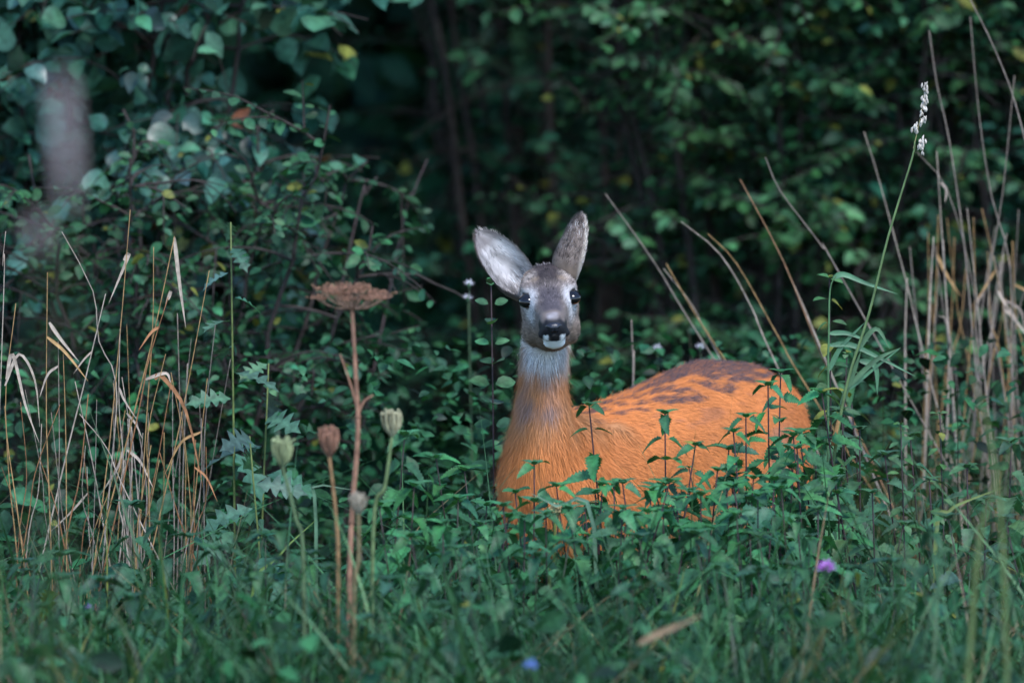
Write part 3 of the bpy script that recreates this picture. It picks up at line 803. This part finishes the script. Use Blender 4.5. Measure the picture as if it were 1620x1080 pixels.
# ------------------------------------------------------------------ leafy plants with every leaf a part
def leafy(name, label, cat, base, top, n_nodes, size, tplkey, col, group=None, stemcol=(.05, .035, .035), r0=.0028, first=.3, opposite=True, droop=.75, bend=.03,
          wsc=1.0, yellow=.008, shrink=.55, up=.25, jit=.15, fore=0.0):
    base = np.array(base, dtype=float); top = np.array(top, dtype=float)
    root = thing(name, label, cat, tuple(base), group)
    mid = (base + top) / 2 + rng.normal(size=3) * bend * np.array((1, 1, 0))
    p = smooth_path([base, mid, top], 9)
    mb = MB(); mb.tube(p - base, np.linspace(r0, r0 * .45, len(p)), 6, col=np.array(stemcol))
    add('stem', mb.mesh(name + '_stem', M_STEM), root)
    a0 = rng.uniform(0, math.pi)
    tints = greens(n_nodes * 2 + 4, col, .18, yellow)
    q = 0
    for i in range(n_nodes):
        f = first + (1 - first) * (i / max(1, n_nodes - 1)) ** .9
        x = f * (len(p) - 1); k = min(int(x), len(p) - 2); pos = p[k] + (p[k + 1] - p[k]) * (x - k)
        a = a0 + (i * math.pi / 2 if opposite else i * 2.4) + rng.normal() * .25
        sz = size * (1 - shrink * ((i / max(1, n_nodes - 1)) ** 2)) * rng.uniform(.8, 1.15)
        for sg in ((1, -1) if opposite else (1,)):
            d = np.array((math.cos(a) * sg, math.sin(a) * sg * .8, up - droop * rng.uniform(.3, 1.6) + .5 * (i / n_nodes) ** 4))
            nrm = np.array((0, 0, 1.0)) + np.array((d[0], d[1], 0)) * .5 + rng.normal(size=3) * jit + np.array((0, -fore, 0))
            leaf_obj(ME[tplkey], root, pos + d * .006, d, nrm, sz, tints[q], wsc); q += 1
    if opposite:
        for sg in range(3):
            a = a0 + sg * 2.1
            leaf_obj(ME[tplkey], root, p[-1], (math.cos(a), math.sin(a), .7), (0, -.3, 1), size * .32, tints[q], wsc); q += 1
    return root

def gp(P): return np.array((P[0], P[1], -.03))       # ground point below
def lean_base(px, py, Y, dx=0.0):
    t = PX(px, py, Y); b = t.copy(); b[0] += dx; b[2] = -.03; return b, t

C_NET = (.036, .128, .052)
# nettles in front of the deer: (top px, top py, Y, base dx)
NF = [(932, 642, -.25, .01), (1052, 655, -.28, -.03), (1100, 705, -.30, .0), (1215, 610, -.22, -.03), (1235, 590, -.05, .01), (1180, 660, -.30, .0),
      (845, 735, -.40, .02), (880, 770, -.5, .0), (815, 780, -.45, .02), (1135, 745, -.35, .0), (1255, 690, -.30, .01), (1290, 700, -.15, .02),
      (985, 765, -.4, .01), (1030, 775, -.45, -.02), (1160, 770, -.5, .01), (1225, 760, -.5, -.01), (1070, 790, -.5, .0), (925, 800, -.55, .0)]
NF += [(rng.uniform(1150, 1310), rng.uniform(620, 760), rng.uniform(-.4, -.1), rng.normal() * .02) for _ in range(9)]
NF += [(rng.uniform(785, 1330), rng.uniform(752, 845), rng.uniform(-.75, -.25), rng.normal() * .02) for _ in range(52)]
for px, py, Y, dx in NF:
    b, t = lean_base(px, py, Y, dx)
    n = max(7, int((t[2]) / .050))
    _w = 'chest' if px < 960 else ('flank' if px < 1140 else 'haunch')
    _h = 'tall' if py < 720 else 'short'
    leafy('nettle', f'{_h} dark-stemmed stinging nettle growing right in front of the deer\'s {_w}', 'nettle', b, t, n, rng.uniform(.075, .105), 'nettle', C_NET, f'{_h} nettles before the {_w}', stemcol=(.035, .018, .022), first=.3, jit=.3, fore=.45)
NL = [(640, 690, -.5), (690, 725, -.45), (655, 770, -.6), (725, 790, -.5), (600, 800, -.7), (700, 830, -.8), (760, 830, -.6), (560, 840, -.9), (650, 850, -1.0), (735, 745, -.2), (770, 800, -.3)]
for px, py, Y in NL:
    b, t = lean_base(px, py, Y, rng.normal() * .02)
    leafy('nettle', 'bushy nettle in the patch between the dry umbel and the deer', 'nettle', b, t, max(6, int(t[2] / .055)), rng.uniform(.08, .11), 'nettle', C_NET, 'nettles between umbel and deer', stemcol=(.04, .03, .025), jit=.25, fore=.3)
NR = [(1330, 650, .1), (1360, 680, .0), (1400, 720, -.1), (1440, 690, .15), (1470, 760, -.2), (1530, 740, -.1), (1560, 790, -.3), (1600, 700, .1), (1380, 780, -.4), (1320, 760, -.35), (1500, 820, -.6), (1430, 830, -.5), (1590, 820, -.7), (1345, 610, .3)]
for px, py, Y in NR:
    b, t = lean_base(px, py, Y, rng.normal() * .02)
    _h = 'tall' if py < 725 else 'short'
    leafy('nettle', f'{_h} nettle standing behind the deer\'s rump below the dry stems', 'nettle', b, t, max(6, int(t[2] / .055)), rng.uniform(.07, .10), 'nettle', (.042, .100, .050), f'{_h} nettles behind the rump', stemcol=(.04, .022, .025), jit=.25, fore=.3)
NFg = [(rng.uniform(20, 780), rng.uniform(830, 960), rng.uniform(-1.6, -.4)) for _ in range(16)] + [(rng.uniform(1000, 1600), rng.uniform(840, 960), rng.uniform(-1.6, -.6)) for _ in range(12)] + [(40, 890, -.9), (95, 880, -.7), (210, 800, -.4), (250, 830, -.6), (300, 850, -.8), (340, 870, -1.0), (420, 850, -.6), (480, 880, -.9), (160, 920, -1.2), (390, 920, -1.4), (60, 960, -1.5), (520, 900, -1.2), (610, 920, -1.5), (760, 900, -1.2), (850, 880, -1.0), (900, 860, -.8), (1010, 850, -.8), (1100, 850, -.9), (1200, 850, -.8), (1280, 850, -.9), (1350, 900, -1.2), (1000, 930, -1.6), (700, 960, -1.8)]
for px, py, Y in NFg:
    b, t = lean_base(px, py, Y, rng.normal() * .03)
    _w = 'before the straw tufts' if px < 330 else ('below the umbel and carrot heads' if px < 780 else ('in front of the deer' if px < 1290 else 'below the tall grey dead stalks'))
    leafy('herb', f'low broad-leaved herb in the grass {_w}', 'herb', b, t, max(5, int(t[2] / .06)), rng.uniform(.07, .11), 'nettle', (.028, .085, .042), f'low herbs {_w}', stemcol=(.04, .05, .03), jit=.35, fore=.35)

rng = np.random.default_rng(24)
# sapling beside the head
b, t = lean_base(777, 452, .22, .0)
b = PX(772, 800, .22); b[2] = -.03
leafy('sapling', 'slender sapling with paired oval leaves beside the deer\'s neck', 'sapling', b, t, 17, .036, 'oval', (.050, .125, .060), stemcol=(.05, .03, .032), r0=.0026, first=.42, bend=.006, droop=.1, shrink=.2, fore=.9, wsc=1.1)
b = PX(1000, 600, .55); t = PX(1000, 508, .55); b[2] = -.03
# lobed-leaf mugwort plants by the left tuft
for (px, py, Y, bx, key, lab) in [(365, 352, .15, 372, 'lobed', 'tall mugwort with narrow lobed leaves rising beside the dry straw tuft'),
                                  (425, 575, .20, 440, 'lobed', 'short mugwort with spreading lobed leaves beside the tall one'),
                                  (395, 690, -.1, 400, 'lobed', 'low mugwort with large lobed leaves at the foot of the tall one')]:
    t = PX(px, py, Y); b = PX(bx, 800, Y); b[2] = -.03
    leafy('mugwort', lab, 'mugwort', b, t, 17 if py < 400 else 12, .10 if py < 400 else .135, key, (.055, .120, .085), stemcol=(.10, .13, .035), r0=.0034, first=.35, opposite=False, droop=.6, wsc=.8, shrink=.4, bend=.01, fore=.8, jit=.4, yellow=0)
# small willowherb-like plants at the right
for (px, py, Y, lab) in [(1090, 740, .0, 'slim weed with small pale-tipped leaves against the deer\'s flank'), (1425, 672, -.25, 'slim dark-stemmed weed with yellowish tip standing behind the rump'),
                         (1487, 655, -.15, 'slim leafy weed with many small leaf pairs under the grey stand'), (1312, 440, .1, 'tall slim weed rising beside the green reed grass'), (1340, 560, .25, 'slim weed half hidden behind the reed grass blades')]:
    b, t = lean_base(px, py, Y, .0)
    leafy('willowherb', lab, 'weed', b, t, 14, .030 if py != 440 else .045, 'ovate', (.055, .125, .050), None, stemcol=(.035, .02, .022), r0=.0022, first=.5, shrink=.35, yellow=.12, fore=.5)

rng = np.random.default_rng(25)
# ------------------------------------------------------------------ dry stems
def stem_part(root, pts, r, col, name='stem', k=6, nodes=True, tip=.45):
    p = smooth_path(pts, 12); o = np.array(root.location)
    rad = np.linspace(r, r * tip, len(p)); mb = MB(); mb.tube(p - o, rad, k, col=np.array(col))
    if nodes:
        for f in (.35, .62, .85):
            i = int(f * (len(p) - 1)); d = (p[min(i + 1, len(p) - 1)] - p[i]); d /= np.linalg.norm(d) + 1e-9
            q = np.array([p[i] - d * .004, p[i], p[i] + d * .004]) - o
            mb.tube(q, [rad[i] * .9, rad[i] * 1.35, rad[i] * .9], k, col=np.array(col) * .7)
    return add(name, mb.mesh('dry_' + name, M_DRY), root)

def blade_part(root, pts, wd, col, mat=None, name='leaf_blade', side=None):
    p = smooth_path(pts, 10); o = np.array(root.location); n = len(p)
    T = np.gradient(p, axis=0); T /= np.linalg.norm(T, axis=1)[:, None] + 1e-9
    s = np.cross(T, np.array((0.1, -1.0, .25)) if side is None else np.array(side)); s /= np.linalg.norm(s, axis=1)[:, None] + 1e-9
    nn = np.cross(s, T)
    t = np.linspace(0, 1, n); ww = (wd * .5 * np.minimum(1, .5 + t * 3) * (1 - t ** 3) + .0002)[:, None]
    V = np.stack([p - s * ww, p - nn * ww * .35, p + s * ww], 1).reshape(-1, 3) - o
    F = []
    for i in range(n - 1):
        a = 3 * i; F += [(a, a + 1, a + 4, a + 3), (a + 1, a + 2, a + 5, a + 4)]
    C = np.tile(np.array(col), (len(V), 1)) * (1 + .12 * np.tile((0, 1, 0), n))[:, None]
    return add(name, mesh_np(name, V, np.array(F), mat or M_DRY, True, {'tint': C}), root)

STRAW = (.34, .20, .085); PALE = (.38, .30, .235); RUST = (.26, .12, .055); GREYS = (.26, .205, .165)
def tuft(label, base_px, base_py, Y, stems, group=None, name='dry_grass_tuft'):
    b = PX(base_px, base_py, Y); b[2] = -.03
    root = thing(name, label, 'dry grass', tuple(b), group)
    for st in stems:
        pts = [PX(x, y, Y + st.get('dy', 0)) for x, y in st['p']]
        if st.get('root', True):
            d = pts[0] - pts[min(1, len(pts) - 1)]; k = (pts[0][2] + .03) / max(.04, abs(d[2]))
            g = pts[0] + d * k; g[2] = -.03
            pts = [g] + pts
        if st.get('blade'): blade_part(root, pts, st.get('w', .006), st.get('c', PALE))
        else:
            pts = [pts[0]] + [q + rng.normal(size=3) * .0035 for q in pts[1:-1]] + [pts[-1]]
            stem_part(root, pts, st.get('w', .0017) * (.72 if base_px > 900 else .85), st.get('c', STRAW))
            if rng.random() < .16 and name != 'bare_twigs':
                f = rng.uniform(.2, .8); q = pts[-2] + (pts[-1] - pts[-2]) * f; sx = rng.choice((-1, 1)); L_ = rng.uniform(.03, .08)
                blade_part(root, [q, q + np.array((sx * L_ * rng.uniform(.1, .5), -.006, -L_ * rng.uniform(.2, .5))), q + np.array((sx * L_ * rng.uniform(.2, 1.0), -.012, -L_))], rng.uniform(.003, .006), np.array(st.get('c', STRAW)) * rng.uniform(.8, 1.3), name='sheath')
    return root

D = lambda p, c=STRAW, w=.0017, **k: dict(p=p, c=c, w=w, **k)
tuft('tuft of tawny dry grass stalks, several snapped, in front of the rounded-leaf bush', 190, 800, .0,
     [D([(160, 800), (196, 541), (206, 332)], w=.0018), D([(230, 720), (242, 526), (243, 391)]), D([(200, 700), (245, 526), (276, 374)], w=.0021),
      D([(98, 750), (132, 605), (167, 465)], PALE, .0022, dy=.08), D([(172, 760), (186, 605), (157, 541), (142, 462), (98, 367)], PALE, .0019, dy=.1),
      D([(250, 800), (289, 620), (331, 428)], w=.0019), D([(276, 376), (283, 440), (294, 519)], PALE, .007, root=False, blade=True),
      D([(208, 690), (232, 580), (266, 470)], RUST, .002), D([(266, 474), (270, 460), (262, 480)], PALE, .006, root=False, blade=True),
      D([(245, 600), (256, 595), (294, 650), (321, 770)], RUST, .008, root=False, blade=True), D([(230, 600), (262, 590), (270, 605)], PALE, .006, root=False, blade=True),
      D([(215, 810), (170, 720), (126, 655)], PALE, .002), D([(196, 412), (203, 405), (172, 480)], PALE, .007, root=False, blade=True),
      D([(190, 800), (191, 640), (190, 520)], PALE), D([(235, 800), (233, 690), (262, 560)], STRAW)])
tuft('thin dry grass tuft at the near end of the straw patch', 60, 820, -.1,
     [D([(33, 860), (8, 650), (25, 480)], w=.0019), D([(81, 790), (77, 650), (75, 431)], w=.0018), D([(2, 480), (4, 420), (9, 366)], PALE, .0014),
      D([(10, 600), (20, 560), (40, 640), (62, 700)], PALE, .006, root=False, blade=True), D([(8, 610), (30, 560), (55, 600), (63, 675)], PALE, .005, root=False, blade=True),
      D([(78, 510), (95, 535), (125, 572)], PALE, .0065, root=False, blade=True), D([(40, 850), (60, 740), (95, 640)], RUST), D([(95, 860), (90, 700), (92, 540)], GREYS), D([(100, 840), (98, 680), (100, 560)], STRAW)])
def rstems(n, x0, x1, ytop, ybot, c, sp=40, w=.0018):
    out = []
    for i in range(n):
        x = rng.uniform(x0, x1); tx = x + rng.normal() * sp; y1 = rng.uniform(*ytop)
        out.append(D([(x, ybot), ((x + tx) / 2 + rng.normal() * 5, (ybot + y1) / 2), (tx, y1)], c[rng.integers(len(c))], w * rng.uniform(.7, 1.25), dy=rng.uniform(-.15, .15)))
    return out
tuft('dense base of straw-brown dead stalks beneath the snapped ones', 150, 900, .05, rstems(34, 20, 310, (600, 740), 880, [STRAW, RUST, GREYS, PALE], 26, .0018))
tuft('sparse dead stalks standing between snapped straw and mugwort', 300, 850, .2, rstems(12, 200, 350, (480, 680), 850, [STRAW, GREYS, PALE], 20, .0015))
tuft('stand of tall grey dead stalks beyond the deer\'s rump', 1500, 700, 1.1,
     [D([(1550, 640), (1522, 400), (1500, 222), (1478, 133), (1470, 49)], GREYS, .0026), D([(1600, 640), (1598, 418), (1562, 311), (1553, 178), (1535, 27)], GREYS, .0022),
      D([(1467, 578), (1436, 458), (1393, 284), (1367, 209)], PALE, .0022), D([(1505, 600), (1493, 418), (1482, 240)], PALE, .0026),
      D([(1469, 560), (1472, 470), (1477, 375)], PALE, .0038), D([(1505, 598), (1498, 508), (1492, 380)], PALE, .003), D([(1435, 600), (1435, 520), (1435, 440)], PALE, .0032),
      D([(1550, 600), (1535, 460), (1500, 300), (1450, 240)], GREYS, .002), D([(1560, 620), (1545, 470), (1530, 330)], PALE, .0024), D([(1590, 640), (1570, 480), (1585, 300), (1605, 120)], GREYS, .002),
      D([(1500, 620), (1502, 540), (1500, 510), (1485, 500)], PALE, .0032)])
tuft('loose pale dead stalks mixed with the tall grey stand', 1560, 700, 1.35, rstems(26, 1460, 1630, (330, 480), 620, [GREYS, PALE, STRAW], 30, .0022))
tuft('far-leaning dead stalk crossing the tall grey stand', 1640, 600, .9, [D([(1680, 500), (1620, 209), (1575, 90), (1530, -10)], GREYS, .0028)])
tuft('pair of dead stalks leaning over the deer\'s back', 1160, 640, 1.0, [D([(1135, 575), (1033, 418), (958, 307)], GREYS, .0026), D([(1155, 575), (1100, 490), (1054, 417)], STRAW, .0026), D([(1145, 580), (1095, 490), (1050, 425)], PALE, .0022)])
tuft('crossing dead stalks leaning behind the deer\'s rump', 1290, 680, .85, [D([(1240, 600), (1188, 490), (1140, 405), (1078, 351)], PALE, .0026), D([(1296, 640), (1233, 540), (1160, 420), (1120, 370)], STRAW, .0024),
                                                                         D([(1330, 625), (1303, 567), (1233, 418), (1171, 284)], (.32, .17, .09), .0026), D([(1308, 570), (1275, 490), (1243, 423)], PALE, .0032), D([(1340, 470), (1300, 400), (1240, 300), (1211, 249)], GREYS, .0022)])
tuft('single dead stalk standing behind the deer\'s neck', 1000, 640, .9, [D([(1000, 615), (1001, 560), (999, 506)], GREYS, .0036)])
tuft('bare dark twigs rising in the dark gap by the deer\'s ear', 640, 420, 1.6, [D([(632, 400), (650, 310), (676, 252)], (.10, .07, .07), .003), D([(560, 380), (575, 310), (596, 280)], (.10, .07, .07), .0026)], name='bare_twigs')

# ------------------------------------------------------------------ dead brown umbel and green seed heads
def umbel():
    Y = -1.15; b = PX(552, 1020, Y); g = b.copy(); g[2] = -.03
    root = thing('dead_umbel', 'dead brown umbellifer with flat lacy head on one tall rusty stalk', 'umbellifer', tuple(g)); o = np.array(g)
    BR = (.29, .15, .095)
    hub = PX(557, 490, Y)
    stem_part(root, [g, PX(553, 900, Y), PX(566, 690, Y), PX(563, 600, Y), hub], .0055, BR, tip=.62)
    stem_part(root, [PX(564, 640, Y), PX(552, 600, Y), PX(538, 560, Y)], .0030, BR, 'branch', nodes=False)
    stem_part(root, [PX(566, 655, Y), PX(576, 635, Y), PX(590, 625, Y)], .0032, BR, 'branch', nodes=False)
    R = .064
    for i in range(34):
        a = i * 2.39996; rr = math.sqrt((i + .5) / 34) * R
        e = hub + np.array((math.cos(a) * rr, math.sin(a) * rr, .032 + .007 * rng.normal() - .22 * rr * rr / R + .08 * math.cos(a) * rr * -1))
        m = (hub + e) / 2 + np.array((0, 0, -.004 + .1 * rr * 0)) + np.array((math.cos(a), math.sin(a), 0)) * rr * .08
        ray = stem_part(root, [hub, m, e], .0011, (.30, .19, .13), 'ray', 4, nodes=False, tip=.8)
        mb = MB()
        for k in range(13):
            d = np.array((rng.normal() * .0075, rng.normal() * .0075, abs(rng.normal()) * .0035 + .0015)); q = e + d - o
            mb.tube(np.array([e - o, q]), [.0004, .0004], 3, col=np.array(BR))
            mb.tube(np.array([q - (0, 0, .0016), q, q + (0, 0, .0018)]), [.0007, .0022, .0006], 5, col=np.array(BR) * rng.uniform(.6, 1.35))
        add('umbellet', mb.mesh('umbellet', M_DRY), ray)
umbel()

def seed_head(px, py, Y, base_px, base_py, r, h, col, label, scol):
    top = PX(px, py, Y); b = PX(base_px, base_py, Y); g = b.copy(); g[2] = -.03
    root = thing('wild_carrot', label, 'seed head', tuple(g)); o = np.array(g)
    stem_part(root, [g, b, (b + top) / 2 + np.array((.004, 0, 0)), top], .0042, scol, nodes=False, tip=.7)
    # closed nest: rays curving up and inwards
    for i in range(26):
        a = i * 2.39996; f = math.sqrt((i + .5) / 26)
        c = np.array((math.cos(a), math.sin(a), 0))
        hh = h * rng.uniform(.85, 1.1)
        pts = [top, top + c * r * f * .75 + (0, 0, hh * .35), top + c * r * f * 1.05 + (0, 0, hh * .75), top + c * r * f * .92 + (0, 0, hh)]
        ray = stem_part(root, pts, .0026, np.array(col) * rng.uniform(.75, 1.2), 'ray', 5, nodes=False, tip=.8)
        e = pts[-1] - o; mb = MB()
        for k in range(4):
            q = e + rng.normal(size=3) * .0026; mb.tube(np.array([q - (0, 0, .002), q, q + (0, 0, .002)]), [.001, .0026, .001], 5, col=np.array(col) * rng.uniform(.8, 1.4))
        add('seeds', mb.mesh('carrot_seeds', M_DRY), ray)
seed_head(447, 738, -1.35, 480, 900, .0165, .040, (.26, .30, .15), 'pale green closed wild carrot head beside the rusty umbel stalk', (.10, .15, .07))
seed_head(521, 722, -1.3, 535, 920, .0155, .042, (.28, .14, .09), 'brown closed wild carrot head on a dry stalk right by the umbel', (.26, .15, .07))
seed_head(620, 690, -1.1, 590, 850, .0165, .037, (.36, .33, .20), 'cream closed wild carrot head leaning toward the deer', (.12, .17, .07))
seed_head(567, 812, -1.6, 560, 960, .012, .026, (.26, .22, .16), 'small blurred wild carrot head low against the umbel stalk', (.18, .14, .07))
seed_head(878, 815, -.5, 868, 950, .006, .012, (.30, .24, .12), 'small dry umbel on yellow-green stalk before the deer\'s chest', (.14, .17, .05))

# ------------------------------------------------------------------ tall green grass with seed spike
def cocksfoot():
    Y = -.12; g = PX(1287, 930, Y); g[2] = -.03
    root = thing('cocksfoot_grass', 'tall green grass stalk with pale seed clusters at its tip', 'grass stalk', tuple(g)); o = np.array(g)
    GR = (.13, .20, .075)
    P = lambda x, y: PX(x, y, Y)
    pts = [g, P(1296, 860), P(1312, 770), P(1338, 615), P(1375, 495), P(1405, 375), P(1443, 250), P(1447, 225)]
    p = smooth_path(pts, 30); mb = MB(); mb.tube(p - o, np.linspace(.0036, .0016, len(p)), 7, col=np.array(GR))
    add('stem', mb.mesh('cocksfoot_stem', M_GRASS), root)
    mb = MB(); q = np.array([P(1317, 705), P(1322, 685), P(1327, 665)]) - o; mb.tube(q, [.0035, .0048, .0035], 7, col=np.array((.26, .15, .06)))
    add('joint', mb.mesh('cocksfoot_joint', M_DRY), root)
    stem_part(root, [P(1445, 235), P(1452, 205), P(1464, 150)], .0009, (.3, .25, .12), 'rachis', nodes=False)
    for (x, y, l, s) in [(1465, 140, 18, 1), (1463, 158, 16, 1.1), (1462, 172, 16, 1.2), (1460, 190, 15, 1.1), (1447, 205, 16, 1.15), (1459, 228, 14, 1.0), (1456, 232, 12, 1)]:
        c = P(x, y) - o; mb = MB()
        for k in range(14):
            d = rng.normal(size=3) * np.array((.0024, .0024, .0045)) * s; q = c + d; v = np.array((rng.normal() * .3, rng.normal() * .3, 1.0)); v /= np.linalg.norm(v)
            mb.tube(np.array([q - v * .004, q, q + v * .005]), [.0005, .0023 * s, .0004], 5, col=np.array((.52, .46, .39)) * rng.uniform(.8, 1.2))
        add('spikelet', mb.mesh('spikelet', M_DRY), root)
    for pl in ([(1352, 560), (1385, 520), (1408, 552)], [(1338, 615), (1385, 570), (1425, 550)], [(1330, 640), (1350, 590), (1362, 555)]):
        blade_part(root, [PX(x, y, Y + .02) for x, y in pl], .009, (.075, .15, .075), M_GRASS)
cocksfoot()
def reed():
    Y = -.02; g = PX(1310, 640, Y); g[2] = -.03
    root = thing('reed_grass', 'green reed grass with one long bent blade by the seed-tipped stalk', 'grass stalk', tuple(g)); o = np.array(g)
    P = lambda x, y: PX(x, y, Y)
    p = smooth_path([g, P(1310, 640), P(1311, 540), P(1313, 460), P(1322, 436)], 14); mb = MB(); mb.tube(p - o, np.linspace(.0026, .0012, len(p)), 6, col=np.array((.09, .19, .08)))
    add('stem', mb.mesh('reed_stem', M_GRASS), root)
    for pl, wd in (([(1318, 440), (1335, 434), (1370, 448), (1420, 465)], .010), ([(1312, 527), (1340, 527), (1375, 540)], .009), ([(1312, 546), (1345, 545), (1390, 565), (1448, 595)], .010), ([(1312, 585), (1330, 550), (1368, 510)], .009), ([(1345, 615), (1380, 585), (1425, 550)], .006), ([(1360, 570), (1385, 580), (1388, 625)], .011)):
        blade_part(root, [P(x, y) for x, y in pl], wd, (.07, .17, .09), M_GRASS)
reed()

# single large grass blades one can pick out
for k, (pts, Y, wd, c, lab) in enumerate([
        ([(395, 960), (440, 880), (500, 822)], -.4, .006, (.16, .24, .06), 'yellow-green grass blade bent over below the pale carrot head'),
        ([(1480, 860), (1500, 810), (1535, 790), (1590, 770)], -.5, .007, (.16, .20, .06), 'pale arched grass blade among the nettles behind the rump'),
        ([(1010, 1018), (1040, 1002), (1075, 988), (1112, 972)], -2.5, .010, (.27, .17, .10), 'broad tan dead grass blade lying in the foreground grass'),
        ([(1540, 960), (1562, 800), (1610, 690)], -2.6, .007, (.11, .15, .05), 'broad olive blade blurred in front of the nettles'),
        ([(1590, 950), (1580, 780), (1555, 640), (1520, 560)], -2.8, .006, (.11, .15, .05), 'long olive blade arching away from the broad one'),
        ([(940, 835), (880, 800), (840, 780)], -.6, .007, (.10, .19, .12), 'grey-green grass blade crossing before the deer\'s chest'),
        ([(500, 830), (495, 770), (560, 775)], -.4, .006, (.09, .17, .10), 'thin grass blade folded sharply beside the umbel')]):
    g = PX(*pts[0], Y); g[2] = -.03
    if Y < -2: g = PX(*pts[0], Y) - (PX(*pts[1], Y) - PX(*pts[0], Y)) * 1.5; g[2] = -.03
    blade = thing('grass_blade', lab, 'grass blade', tuple(g))
    blade_part(blade, ([] if 'lying' in lab else [g]) + [PX(x, y, Y) for x, y in pts], wd, c, M_GRASS, 'blade')

# ------------------------------------------------------------------ flowers
def flower(px, py, Y, r, col, label, n=26, group=None):
    c = PX(px, py, Y); g = c.copy(); g[2] = -.03
    root = thing('flower', label, 'flower', tuple(g), group); o = np.array(g)
    stem_part(root, [g, (g + c) / 2 + (.008, 0, 0), c], .0016, (.06, .10, .05), nodes=False)
    mb = MB(); mb.tube(np.array([c - (0, 0, r * .9), c - (0, 0, r * .4), c]) - o, [r * .2, r * .5, r * .35], 8, col=np.array((.05, .10, .05))); add('calyx', mb.mesh('calyx', M_STEM), root)
    for i in range(n):
        a = i * 2.39996; f = math.sqrt((i + .5) / n); d = np.array((math.cos(a) * f, math.sin(a) * f, 1.1 - f))
        leaf_obj(ME['petal'], root, c - np.array((0, 0, r * .2)), d, (0, -.4, 1), r * 1.15, np.array(col) * rng.uniform(.75, 1.25), name='petal')
ME['petal'] = tmesh('petal', LANCE, M_PETAL)
flower(1308, 897, -1.5, .016, (.42, .14, .55), 'round purple flower head low beside the grass stalk')
flower(143, 960, -1.2, .009, (.35, .14, .60), 'tiny violet flower in the grass under the straw tuft', 12)
flower(840, 1052, -2.6, .012, (.14, .20, .70), 'small blue flower deep in the foreground grass', 12)
for i, (x, y, Y) in enumerate([(742, 448, 1.0), (740, 470, 1.0), (1108, 548, 1.2), (1040, 550, 1.2)]):
    flower(x, y, Y, .010, (.55, .52, .62), 'little whitish flower in the shade behind the deer', 12, 'little whitish flowers behind the deer')

# out-of-focus grass heads standing much nearer the lens
def timothy(px, py0, py1, Y, r, col, label):
    a, b = PX(px - 6, py0, Y), PX(px + 4, py1, Y); g = b.copy(); g[2] = -.03
    root = thing('timothy_grass', label, 'grass stalk', tuple(g)); o = np.array(g)
    stem_part(root, [g, (g + b) / 2 + np.array((-.01, 0, 0)), b, a], .0010, (.16, .19, .08), nodes=False)
    mb = MB(); n = 240
    for i in range(n):
        t = rng.random(); c = b + (a - b) * t - o; an = rng.uniform(0, 6.28); rr = r * math.sin(math.pi * (.08 + .87 * t)) ** .6
        d = np.array((math.cos(an), math.sin(an), .9))
        mb.tube(np.array([c, c + d * rr * .6, c + d * rr]), [.0008, .0024, .0005], 4, col=np.array(col) * rng.uniform(.8, 1.2))
    add('seed_spike', mb.mesh('seed_spike', M_DRY), root)
timothy(103, 125, 320, -8.6, .0100, (.50, .42, .41), 'tall dry timothy grass head blurred in front of the rounded-leaf bush')
timothy(60, 350, 400, -8.4, .0085, (.34, .25, .27), 'shorter purplish timothy grass head blurred beside the taller one')
